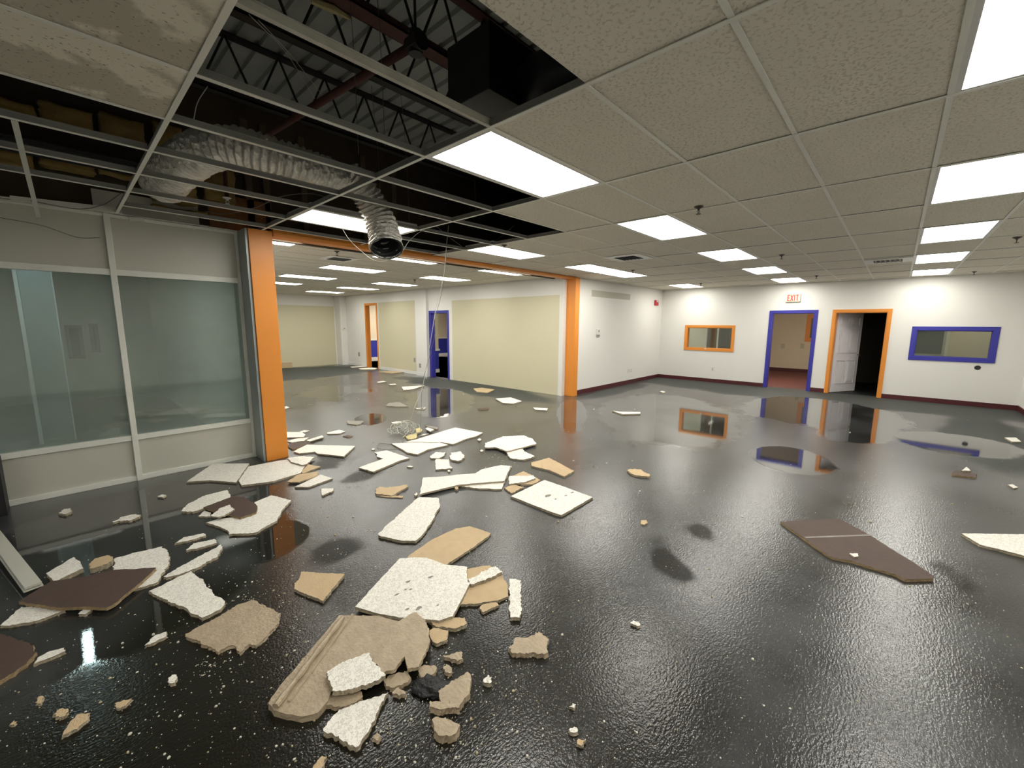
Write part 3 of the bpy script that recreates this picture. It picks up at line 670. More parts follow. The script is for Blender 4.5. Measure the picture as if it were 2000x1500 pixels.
for p0, p1, lab in (((-60, 185), (66, 238), 'yellow brown insulation batt cut by the left edge, upper row'), ((80, 205), (178, 262), 'insulation batt in the upper row, right of the one at the left edge'), ((196, 228), (278, 285), 'insulation batt in the upper row just left of the main tee'), ((300, 245), (352, 300), 'insulation batt in the upper row right of the main tee'),
                   ((-50, 282), (62, 330), 'insulation batt of the lower row at the left edge'), ((78, 292), (180, 340), 'insulation batt of the lower row, second from the left'), ((192, 310), (262, 350), 'insulation batt of the lower row just left of the main tee'),
                   ((395, 322), (455, 392), 'olive insulation batt hanging between the foil duct and the sprinkler drop'), ((295, 358), (380, 400), 'yellow insulation batt below the open end of the left foil duct'), ((300, 403), (400, 425), 'insulation batt resting on the storefront head')):
    batt(p0, p1, lab)
b = MB(); v = ony(0, 258, YS-.06); b.box(-3, 1.15, YS-.24, YS-.12, 3.24, 3.25, 'iron'); b.box(-3, 1.15, YS-.13, YS-.12, 3.14, 3.24, 'duct_dark'); tag(b.build('steel_angle'), 'dark steel angle running between the two rows of insulation', 'steel angle')
# joists
def joist(y, zb, mat, lab, ph=0, x0=-5, x1=13.2, wch=.09):
    e = empty('bar_joist', ((x0+x1)/2, y, zb), lab, 'roof joist', 'bar joists under the roof deck')
    c = MB(); c.box(x0, x1, y-wch/2, y+wch/2, zb, zb+.012, mat); c.box(x0, x1, y-wch/2, y-wch/2+.008, zb, zb+.05, mat); c.box(x0, x1, y+wch/2-.008, y+wch/2, zb, zb+.05, mat); c.build('bottom_chord', e)
    c = MB(); c.box(x0, x1, y-.05, y+.05, ZD-.055, ZD-.040, mat); c.build('top_chord', e)
    p = .46; n = int((x1-x0)/p); wb = MB()
    for i in range(n):
        a = x0+ph+i*p; 
        wb.tube([(a, y, zb+.01), (a+p/2, y, ZD-.05)], .011, 'iron', 6); wb.tube([(a+p/2, y, ZD-.05), (a+p, y, zb+.01)], .011, 'iron', 6)
    wb.build('web_rods', e)
joist(3.57, 3.80, 'iron', 'black bar joist with zigzag rods seen behind the thick dirty tee')
joist(2.93, 3.80, 'rust', 'red-brown bar joist nearest the camera in the ceiling opening', .2, wch=.13)
joist(4.85, 3.80, 'iron', 'black bar joist farther back over the storefront side', .1)
joist(1.35, 3.80, 'iron', 'bar joist above the closed tiles near the camera', .1)
b = MB(); b.tube([onz(608, 0, 3.79), onz(650, 16, 3.79), onz(684, 36, 3.79)], [.022, .03, .012], 'yellowchip', 7); tag(b.build('yellow_strap'), 'yellow strip hanging along the red-brown joist at the top of the photo', 'strap')
# sprinkler pipe with drop
pa, pb = onz(437, 315, 3.42), onz(812, 86, 3.42)
e = empty('sprinkler_pipe', ((pa.x+pb.x)/2, (pa.y+pb.y)/2, 3.42), 'dark sprinkler pipe slanting across the ceiling opening above the tees', 'pipe')
b = MB(); b.tube([pa, pb], .028, 'rust', 12); b.build('pipe_run', e, smooth=True)
for q, s in ((pa, .05), (pb, .055)):
    b = MB(); b.tube([q+Vector((0, .05, 0)), q-Vector((0, .06, 0))], s, 'iron', 12); b.tube([q+Vector((0, 0, .07)), q-Vector((0, 0, .06))], s*.8, 'iron', 12); b.build('pipe_fitting', e)
b = MB(); dz = Vector((pa.x, pa.y, 3.05)); b.tube([pa, dz], .02, 'rust', 10); b.build('drop_pipe', e)
b = MB(); b.tube([pb, Vector((pb.x, pb.y, ZD-.05))], .008, 'iron', 6); b.build('hanger_rod', e)
sprinkler(pa.x, pa.y, 3.05, 'bare white sprinkler head hanging between exposed tees, left of the lit fixture', 'plastic')
# duct box and round branch
bx0 = onz(972, 185, 3.08)
e = empty('duct_box', (bx0.x+.35, bx0.y+.2, 3.08), 'dark sheet metal duct box in the ceiling opening at the hole corner', 'duct')
b = MB(); b.box(1.93, 2.62, 1.98, 2.38, 3.12, 3.50, 'duct_dark'); b.build('box_body', e, bevel=.006)
b = MB(); b.tube([(2.30, 2.0, 3.28), (2.30, 1.75, 3.27), (2.33, 1.45, 3.22), (2.4, 1.2, 3.2)], .15, 'duct_dark', 20, rf=lambda i, j, p: .15+.006*math.sin(j*3+i*5)); b.build('round_branch', e, smooth=True)

# ------------------------------------------------------------------ foil ducts
def foil(name, pts, r0, r1, lab, ribs=.05, inner=True):
    P = smoothpath(pts, 26); L = [0]
    for a, c in zip(P, P[1:]): L.append(L[-1]+(c-a).length)
    n = max(60, int(L[-1]/ribs*9)); Q = []; k = 0
    for i in range(n+1):
        s = L[-1]*i/n
        while k < len(L)-2 and L[k+1] < s: k += 1
        t = (s-L[k])/max(1e-6, L[k+1]-L[k]); Q.append(P[k].lerp(P[k+1], t))
    def rf(i, j, p):
        s = L[-1]*i/n; r = r0+(r1-r0)*i/n; an = 2*math.pi*j/40
        sag = noise.noise(Vector((math.cos(an)*2, math.sin(an)*2, s*14)))*.010+noise.noise(Vector((math.cos(an)*6, math.sin(an)*6, s*30)))*.007
        return r+.010*math.sin(2*math.pi*(s/ribs)+an)+sag
    b = MB(); b.tube(Q, r0, 'foil', 40, caps=False, rf=rf)
    o = b.build(name, off=Q[0], smooth=True); tag(o, lab, 'duct', 'foil ducts')
    so = o.modifiers.new('wall', 'SOLIDIFY'); so.thickness = .003; so.offset = -1
    li = MB(); K = int(len(Q)*.7); li.tube([q for q in Q[K:-1]], r1*.93, 'duct_dark', 24, caps=False, rf=lambda i, j, p: (r0+(r1-r0)*(K+i)/n)*.92+.004*math.sin(i*.9+j)); l_ = li.build('dark_inner_tube', o, smooth=True); l_.matrix_parent_inverse = Matrix(); l_.location = -Q[0]  # dark tube added inside to give the open mouth its shade
    cb = MB(); e_ = Q[-1]; t = (Q[-1]-Q[-4]).normalized(); u = t.cross(Vector((0, 1, 0))).normalized(); v = t.cross(u); ring = [e_+(u*math.cos(a*.26)+v*math.sin(a*.26))*(r1*.97) for a in range(25)]
    cb.tube(ring, .004, 'black', 5); w_ = cb.build('wire_hoop', o); w_.matrix_parent_inverse = Matrix(); w_.location = -o.location+Vector((0, 0, 0)) if False else (-Q[0])
    return o
zc = 3.0
d1 = [onz(*q, z) for q, z in (((318, 358), 2.99), ((345, 330), 3.0), ((395, 297), 3.03), ((455, 288), 3.05), ((530, 305), 3.02), ((610, 330), 2.99), ((668, 352), 2.98))]
foil('flexible_duct', d1[::-1], .125, .175, 'long foil flexible duct bending over the pipe above the exposed tees at left')
d2 = [ony(q[0], q[1], q[2]) for q in ((676, 338, 3.95), (700, 362, 3.95), (722, 392, 3.95), (741, 428, 3.93), (751, 460, 3.88), (755, 486, 3.80))]
foil('flexible_duct', d2, .125, .155, 'foil flexible duct hanging down through the ceiling with open wrinkled mouth')

# ------------------------------------------------------------------ broken tee, sagging angle
a = Vector((-.05, 3.62, CE+.0)); c = ony(75, 424, 5.55)
e = empty('broken_tee', a, 'white ceiling tee bent down and hanging loose at upper left', 'ceiling tee')
b = MB(); b.bar(a, c, .026, .006, 'angle'); b.bar(a+Vector((0, 0, .018)), c+Vector((0, 0, .018)), .003, .034, 'angle'); b.build('tee_bar', e)
b = MB(); p0, p1 = ony(20, 388, YS-.05), ony(238, 412, YS-.05); b.bar(p0, p1, .05, .045, 'angle')
tag(b.build('wall_angle_strip'), 'sagging white wall angle strip above the left storefront panel', 'trim strip')
b = MB(); p0, p1 = ony(252, 428, YS-.03), ony(281, 429, YS-.03); b.bar(p0, p1, .03, .035, 'angle'); tag(b.build('angle_scrap'), 'short white scrap stuck on the storefront head right of the mullion', 'scrap')
# ------------------------------------------------------------------ cables
def cable(pts, r, lab, mat='cable', n=10, name='cable', grp='loose cables'):
    b = MB(); b.tube(smoothpath(pts, n), r, mat, 6); o = b.build(name, smooth=True); tag(o, lab, 'cable', grp); return o
F = onz(800, 850)
def dz(px, py, Y): return ony(px, py, Y)
cable([dz(876, 440, 4.9), dz(872, 480, 4.9), dz(866, 540, 5.0), dz(852, 600, 5.05), dz(842, 660, 5.1), dz(832, 720, 5.15), dz(824, 760, 5.2), dz(808, 800, 5.25), onz(797, 842, .02), onz(786, 855, .03)], .0042, 'white cable hanging from the ceiling opening down to the coil on the floor')
cable([dz(873, 470, 4.92), dz(868, 545, 5.05), dz(850, 625, 5.1), dz(850, 650, 5.12), dz(838, 700, 5.15), dz(826, 745, 5.2), dz(823, 790, 5.25), onz(821, 850, .01)], .0028, 'thin second cable hanging beside the white one', 'darkcable')
cable([dz(787, 490, 3.7), dz(800, 470, 3.95), dz(822, 452, 4.1), dz(850, 440, 4.3), dz(880, 432, 4.5)], .0028, 'pale cable curving from the hanging duct up to the tee')
cable([dz(660, 430, 4.3), dz(680, 465, 4.3), dz(705, 490, 4.25), dz(730, 508, 4.1), dz(752, 510, 4.0), dz(770, 500, 3.95)], .002, 'pale cable looping under the mouth of the hanging duct')
cable([dz(850, 440, 4.6), dz(880, 465, 4.7), dz(900, 480, 4.75), dz(915, 492, 4.8)], .003, 'short cable from the tees to the light at the end of the opening', 'darkcable')
cable([dz(955, 480, 4.6), dz(975, 465, 4.5), dz(1005, 440, 4.3)], .003, 'thin wire rising beside the light at the end of the opening', 'darkcable')
cable([dz(400, 412, 5.6), dz(440, 418, 5.5), dz(500, 405, 5.3), dz(545, 385, 5.1), dz(600, 378, 4.9), dz(640, 385, 4.7)], .004, 'grey cable draped over the tees right of the sprinkler drop', 'darkcable')
cable([dz(486, 28, 2.9), dz(560, 105, 3.3), dz(615, 193, 3.8)], .0022, 'thin hanger wire stretched across the opening, left of its pair')
cable([dz(504, 38, 2.9), dz(570, 110, 3.3), dz(630, 187, 3.8)], .0022, 'thin hanger wire stretched across the opening, right of its pair')
cable([dz(406, 168, 4.6), dz(386, 200, 4.7), dz(378, 235, 4.8)], .004, 'pale cable end curving down beside the foil duct')
cable([ony(0, 425, YS-.02), ony(80, 440, YS-.02), ony(150, 463, YS-.02), ony(195, 464, YS-.02)], .003, 'thin dark wire lying across the upper left storefront panel', 'darkcable')
cable([ony(60, 392, YS-.1), ony(150, 408, YS-.12), ony(200, 400, YS-.1), ony(236, 378, YS-.1)], .004, 'grey cable sagging along the top of the storefront', 'darkcable')
for i in range(5):
    p = [(745, 438), (800, 440), (700, 300), (752, 285), (930, 420)][i]; x_ = onz(*p, CE+.05)
    cable([x_, x_+Vector((.05, .1, .8)), x_+Vector((0, .1, ZD-CE-.12))], .002, 'thin hanger wire rising to the roof deck '+['left of the hanging duct', 'right of the hanging duct', 'above the bend of the foil duct', 'behind the bright light at the hole corner', 'above the farthest open ceiling cells'][i], 'darkcable')
# coil
rc = random.Random(5); ctr = onz(787, 846); pts = []
for k in range(8):
    ox, oy, rr, el, ph = rc.uniform(-.09, .09), rc.uniform(-.09, .09), rc.uniform(.11, .20), rc.uniform(.6, 1), rc.random()*6
    for i in range(11):
        a = ph+i*6.283/11; pts.append(ctr+Vector((ox+math.cos(a)*rr, oy+math.sin(a)*rr*el, .015+.05*rc.random()+.09*max(0, math.sin(a+k)))))
coilpts = smoothpath(pts, 5)
cable([onz(765, 868, .01), onz(742, 866, .01), onz(737, 874, .01), onz(755, 878, .01), onz(780, 876, .01)], .0035, 'loop of bluish cable lying left of the big white slab', 'darkcable')
ctr = onz(800, 838); pts = [ctr+Vector((math.cos(i*.55)*(.10+.02*math.sin(i)), math.sin(i*.55)*.10, .03+.10*abs(math.sin(i*.3)))) for i in range(30)]
b = MB(); b.tube(coilpts, .003, 'cable', 6); b.tube(smoothpath(pts, 5), .003, 'cable', 6); tag(b.build('cable_coil', smooth=True), 'tangled coil of pale cable lying on the wet floor left of the big white slab', 'cable coil')

# ------------------------------------------------------------------ doors and windows of the EXIT wall
def frame_obj(name, axis, c, side, u0, u1, z0, z1, wdt, mat, label, bottom=False, lining=None, loc=None, depth=.018):
    e = empty(name, loc); struct(e, label)
    b = MB(); casing(b, axis, c, side, u0, u1, z0, z1, wdt, depth, mat, bottom, lining); b.build('window_frame' if bottom else 'door_frame', e, bevel=.003); return e
w2 = frame_obj('window_2', 'x', XW, -1, 3.49, 4.75, 1.00, 1.61, .075, 'orange', 'orange framed interior window', True, XW+.14, (XW, 4.12, 1.3))
b = MB(); b.box(XW+.09, XW+.096, 3.50, 4.74, 1.01, 1.60, 'pane'); b.build('pane', w2)
b = MB(); b.box(XW-.035, XW-.016, 4.16, 4.21, .975, 1.0, 'plastic'); b.build('window_latch', w2)
w3 = frame_obj('window_3', 'x', XW, -1, -1.45, -.31, 1.02, 1.60, .085, 'blue', 'blue framed interior window', True, XW+.14, (XW, -.88, 1.3))
b = MB(); b.box(XW+.09, XW+.096, -1.44, -.32, 1.03, 1.59, 'pane'); b.build('pane', w3)
frame_obj('door_1', 'x', XW, -1, 1.605, 2.525, 0, 2.01, .075, 'blue', 'open doorway with blue frame under the EXIT sign', False, XW+.14, (XW, 2.06, 0))
d2_ = frame_obj('door_2', 'x', XW, -1, .215, 1.165, 0, 2.01, .075, 'orange', 'doorway with orange frame and white panelled door standing open', False, XW+.14, (XW, .69, 0))
# six-panel leaf
lf = MB(); th = .035; mt = Matrix.Translation((XW+.13, 1.145, 0)) @ Matrix.Rotation(math.radians(-29.5), 4, 'Z')
lf.box(0, .90, -th/2, th/2, .012, 2.0, 'doorwhite', mt)
for s in (-1, 1):
    for (a, c, lo, hi) in ((.11, .41, .22, .82), (.49, .79, .22, .82), (.11, .41, 1.0, 1.58), (.49, .79, 1.0, 1.58), (.11, .41, 1.68, 1.90), (.49, .79, 1.68, 1.90)):
        y = s*th/2
        for q in ((a, c, lo, lo+.02), (a, c, hi-.02, hi), (a, a+.02, lo, hi), (c-.02, c, lo, hi)): lf.box(q[0], q[1], y, y+s*.016, q[2], q[3], 'doorwhite', mt)
        lf.box(a+.05, c-.05, y, y+s*.014, lo+.05, hi-.05, 'doorwhite', mt)
leaf = lf.build('door_leaf', d2_, bevel=.002)
kb = MB()
for s in (-1, 1): kb.tube([mt @ Vector((.84, s*.017, .95)), mt @ Vector((.84, s*.05, .95)), mt @ Vector((.84, s*.075, .95))], [.012, .012, .026], 'brass', 12)
o = kb.build('door_knob', leaf); o.matrix_parent_inverse = Matrix(); o.location = -(leaf.location+d2_.location)
# EXIT sign
sy0, sy1, sz0, sz1 = 1.93, 2.25, 2.30, 2.50
e = empty('exit_sign', (XW, 2.09, 2.4), 'white exit sign with red EXIT letters above the blue doorway', 'exit sign')
b = MB(); b.box(XW-.055, XW-.0, sy0, sy1, sz0, sz1, 'signface'); b.build('housing', e, bevel=.006)
lt = MB(); h0, h1, t = sz0+.022, sz1-.022, .019; xf0, xf1 = XW-.060, XW-.054
def LB(u0, u1, z0, z1): lt.box(xf0, xf1, 2.215-u1, 2.215-u0, z0, z1, 'exitred')     # u runs left to right as read
LB(0, t, h0, h1); LB(0, .055, h1-t, h1); LB(0, .05, (h0+h1)/2-t/2, (h0+h1)/2+t/2); LB(0, .055, h0, h0+t)
for s in (-1, 1):
    lt.bar((XW-.057, 2.215-.070-(.0 if s < 0 else .055), h0), (XW-.057, 2.215-.070-(.055 if s < 0 else .0), h1), .007, .020, 'exitred')
LB(.145, .145+t, h0, h1)
LB(.178, .245, h1-t, h1); LB(.205, .205+t, h0, h1)
lt.build('letters', e)
# wall plates
def plate(axis, c, side, u, z, w_, h, lab, gang=1, kind='outlet', mat='plastic'):
    def B(mb, a, b_, lo, hi, d0, d1, m_):
        if axis == 'x': mb.box(c+side*d0, c+side*d1, a, b_, lo, hi, m_)
        else: mb.box(a, b_, c+side*d0, c+side*d1, lo, hi, m_)
    loc = (c, u, z) if axis == 'x' else (u, c, z)
    e = empty('wall_outlet' if kind == 'outlet' else 'wall_plate', loc, lab, 'outlet' if kind == 'outlet' else 'wall plate')
    b = MB(); B(b, u-w_/2, u+w_/2, z-h/2, z+h/2, 0, .007, mat); b.build('cover_plate', e, bevel=.002)
    for g in range(gang):
        uu = u+(g-(gang-1)/2)*(w_/gang)
        for dz_ in (-.022, .022):
            s = MB(); B(s, uu-.014, uu+.014, z+dz_-.013, z+dz_+.013, .007, .010, 'graymark'); s.build('socket', e)
plate('x', XW, -1, 3.94, .39, .12, .15, 'white wall outlet below the orange framed window')
plate('y', YB, -1, 11.1, .37, .30, .16, 'triple white wall outlet on the alarm wall near the corner', 3)
plate('x', XY, -1, 15.62, .47, .12, .16, 'wall outlet left of the far orange doorway', mat='graymark')
plate('x', XY, -1, 11.80, .48, .09, .14, 'wall outlet on the narrow wall right of the cream field', mat='graymark')
plate('x', XY-.10, -1, 11.35, .33, .10, .14, 'wall outlet low on the white pilaster', mat='graymark')
e = empty('thermostat', (9.27, YB, 1.5), 'small white thermostat on the white alarm wall', 'thermostat')
b = MB(); b.box(9.19, 9.35, YB-.03, YB, 1.43, 1.58, 'plastic'); b.build('housing', e, bevel=.005); b = MB(); b.box(9.25, 9.30, YB-.034, YB-.03, 1.50, 1.55, 'graymark'); b.build('display', e)
b = MB(); b.box(9.2, 9.34, YB-.022, YB, 1.385, 1.42, 'graymark'); b.build('lower_cover', e)
e = empty('fire_alarm_strobe', (12.6, YB, 2.36), 'red fire alarm strobe high on the white wall near the corner', 'fire alarm')
b = MB(); b.box(12.50, 12.72, YB-.05, YB, 2.28, 2.44, 'red'); b.build('housing', e, bevel=.008); b = MB(); b.box(12.55, 12.64, YB-.075, YB-.05, 2.38, 2.43, 'plastic'); b.build('strobe_lens', e)
e = empty('thermostat', (XY-.25+.1, 16.55, 1.47), 'small white control box in the far corner', 'thermostat')
b = MB(); b.box(7.80, 7.92, 16.515, 16.548, 1.40, 1.52, 'plastic'); b.build('housing', e, bevel=.004); b = MB(); b.box(7.83, 7.88, 16.511, 16.515, 1.45, 1.49, 'graymark'); b.build('display', e)
b = MB(); b.tube([(XW-.004, -1.31, .83), (XW+.002, -1.31, .83)], .05, 'black', 9); tag(b.build('wall_hole'), 'small ragged dark hole in the white wall below the blue window', 'wall hole')
# leaning board at the far wall
b = MB(); p0, p1 = ony(550, 716, YF-.1), ony(568, 711, YF-.1); b.bar((p0.x-.1, YF-.10, .10), (p1.x+.05, YF-.10, .10), .03, .20, 'tan'); tag(b.build('tile_piece'), 'tan tile piece propped against the far cream wall beside the orange column', 'ceiling tile piece')

# ------------------------------------------------------------------ rooms behind the EXIT wall
b = MB()
b.box(18.2, 18.3, 1.2, 7.2, 0, 2.8, 'beige'); b.box(XW+.14, 18.2, 1.24, 1.33, 0, 2.8, 'beige')
b.box(XW+.14, 17.0, 3.05, 3.15, 0, 2.8, 'beige') if False else None
b.box(XW+.14, 18.2, 7.1, 7.2, 0, 2.8, 'white')
struct(b.build('wall_office'), 'beige walls of the room behind the blue doorway')
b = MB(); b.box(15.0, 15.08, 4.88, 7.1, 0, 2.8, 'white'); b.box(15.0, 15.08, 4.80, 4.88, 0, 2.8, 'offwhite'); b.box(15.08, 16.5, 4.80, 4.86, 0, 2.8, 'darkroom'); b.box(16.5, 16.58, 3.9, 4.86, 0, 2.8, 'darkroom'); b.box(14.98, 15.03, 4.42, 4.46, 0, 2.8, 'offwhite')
struct(b.build('wall_office_inner'), 'white inner wall seen through the orange window')
b = MB(); b.box(18.17, 18.2, 1.4, 7.0, 0, .12, 'maroon'); struct(b.build('baseboard_office'))
b = MB(); b.box(XW+.14, 18.3, -2.1, 7.2, 2.75, 2.85, 'ceil'); struct(b.build('ceiling_offices'))
light(14.0, 1.9, 'unseen lamp added inside the room behind the blue doorway', 'unseen lamps added behind the exit wall', 1.0, .9, 'lampadded', 2.74)  # unseen lamps added to light the rooms behind this wall
light(13.6, 5.6, 'unseen lamp added inside the room behind the orange window', 'unseen lamps added behind the exit wall', .8, .6, 'lampadded', 2.74)
for i, px in enumerate((1529, 1567)):
    v = onx(px, 676, 18.2); b = MB(); b.box(18.19, 18.2, v.y-.06, v.y+.06, v.z-.09, v.z+.09, 'gray'); tag(b.build('wall_outlet'), ['left', 'right'][i]+' small outlet on the beige wall seen through the blue doorway', 'outlet', 'outlets in the beige room')
p0, p1 = onx(1577, 614, 18.2), onx(1600, 668, 18.2)
e = empty('framed_window', (18.15, (p0.y+p1.y)/2, (p0.z+p1.z)/2), 'orange framed small window on the beige wall behind the blue doorway', 'window')
b = MB(); casing(b, 'x', 18.2, -1, p1.y-.3, p0.y-.14, p1.z+.14, p0.z-.14, .14, .03, 'orange', True); b.build('window_frame', e); b = MB(); b.box(18.18, 18.195, p1.y-.3, p0.y-.14, p1.z+.14, p0.z-.14, 'glassframe'); b.build('pane', e)
# dark closet behind the white door
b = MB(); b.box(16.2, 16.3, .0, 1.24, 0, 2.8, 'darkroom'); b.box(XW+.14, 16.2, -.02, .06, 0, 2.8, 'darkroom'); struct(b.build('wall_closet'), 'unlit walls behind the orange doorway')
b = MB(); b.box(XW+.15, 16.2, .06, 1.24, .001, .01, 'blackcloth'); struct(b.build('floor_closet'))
# room behind the blue window
b = MB(); b.box(15.6, 15.7, -2.1, -.02, 0, 2.8, 'beige'); b.box(XW+.14, 15.6, -2.15, -2.05, 0, 2.8, 'beige'); b.box(15.45, 15.6, -.98, -.88, 0, 2.8, 'offwhite'); b.box(15.4, 15.6, -.88, -.02, 0, 2.8, 'gray')
struct(b.build('wall_booth'), 'walls of the room behind the blue window')
p0, p1 = onx(1792, 644, 15.38), onx(1838, 692, 15.38)
e = empty('framed_window', (15.38, (p0.y+p1.y)/2, (p0.z+p1.z)/2), 'dark glazed inner window seen through the blue framed window', 'window')
b = MB(); casing(b, 'x', 15.39, -1, p1.y, p0.y, p1.z, p0.z, .05, .02, 'gray', True); b.build('window_frame', e); b = MB(); b.box(15.375, 15.385, p1.y, p0.y, p1.z, p0.z, 'glassframe'); b.build('pane', e)
light(14.1, -1.5, 'unseen lamp added inside the room behind the blue window', 'unseen lamps added behind the exit wall', .6, .5, 'lampadded', 2.74)

# ------------------------------------------------------------------ room behind the cream wall
frame_obj('door_3', 'x', XY, -1, 10.02, 10.86, 0, 2.02, .07, 'blue', 'open doorway with blue frame in the cream wall', False, XY+.15, (XY, 10.44, 0))
frame_obj('door_4', 'x', XY, -1, 14.17, 14.94, 0, 2.36, .07, 'orange', 'tall open doorway with orange frame at the far end of the cream wall', False, XY+.15, (XY, 14.55, 0))
fb = MB(); fb.box(XY+.15, 17.2, YB+1.5, 17.5, -.15, .0, 'floor'); struct(fb.build('floor_playroom'))
b = MB()
zr = .92; YP = 17.4
b.box(XY+.15, 17, YP, YP+.1, zr, 2.8, 'beige'); b.box(XY+.15, 17, YP, YP+.1, 0, zr, 'bluewall'); b.box(XY+.15, 17, YP-.04, YP, zr, zr+.07, 'offwhite'); b.box(XY+.15, 17, YP-.03, YP, 0, .16, 'offwhite')
b.box(17, 17.1, 7.0, YP, 0, 2.8, 'beige')
px_ = ony(857, 700, 11.7).x
b.box(XY+.15, px_, 11.7, 11.8, .80, 2.8, 'cream'); b.box(XY+.15, px_, 11.7, 11.8, 0, .80, 'bluewall'); b.box(XY+.15, px_+.03, 11.67, 11.70, .76, .82, 'offwhite'); b.box(XY+.15, px_+.01, 11.68, 11.70, 0, .12, 'offwhite')
b.box(XY+.15, 17, 7.0, 7.1, 0, 2.8, 'beige')
struct(b.build('wall_playroom'), 'peach and blue walls of the room behind the cream wall')
b = MB(); b.box(XY+.15, 17.1, 7.0, 17.5, 2.75, 2.85, 'ceil'); struct(b.build('ceiling_playroom'))
light(10.4, 14.0, 'unseen lamp added inside the room behind the cream wall, near the blue doorway', 'unseen lamps added behind the cream wall', 1.22, 1.0, 'lampadded', 2.74)  # unseen lamps added to brighten the view through both doorways
light(9.0, 9.2, 'unseen lamp added inside the room behind the cream wall, nearest the partition', 'unseen lamps added behind the cream wall', 1.22, .61, 'lampadded', 2.74)
light(9.2, 15.2, 'unseen lamp added inside the room behind the cream wall, near the orange doorway', 'unseen lamps added behind the cream wall', 1.22, 1.0, 'lampadded', 2.74)

# ------------------------------------------------------------------ white trough leaning at the left edge
b = MB(); a_, c_ = onz(66, 1150, .03), onz(-60, 985, .09); b.bar(a_, c_, .085, .012, 'alupanel'); b.bar(a_+Vector((0, 0, .02)), c_+Vector((0, 0, .02)), .075, .02, 'alupanel')
tag(b.build('metal_trim_plank', bevel=.003), 'fallen white trim plank entering from the left edge, its end on the dark slab', 'trim plank')

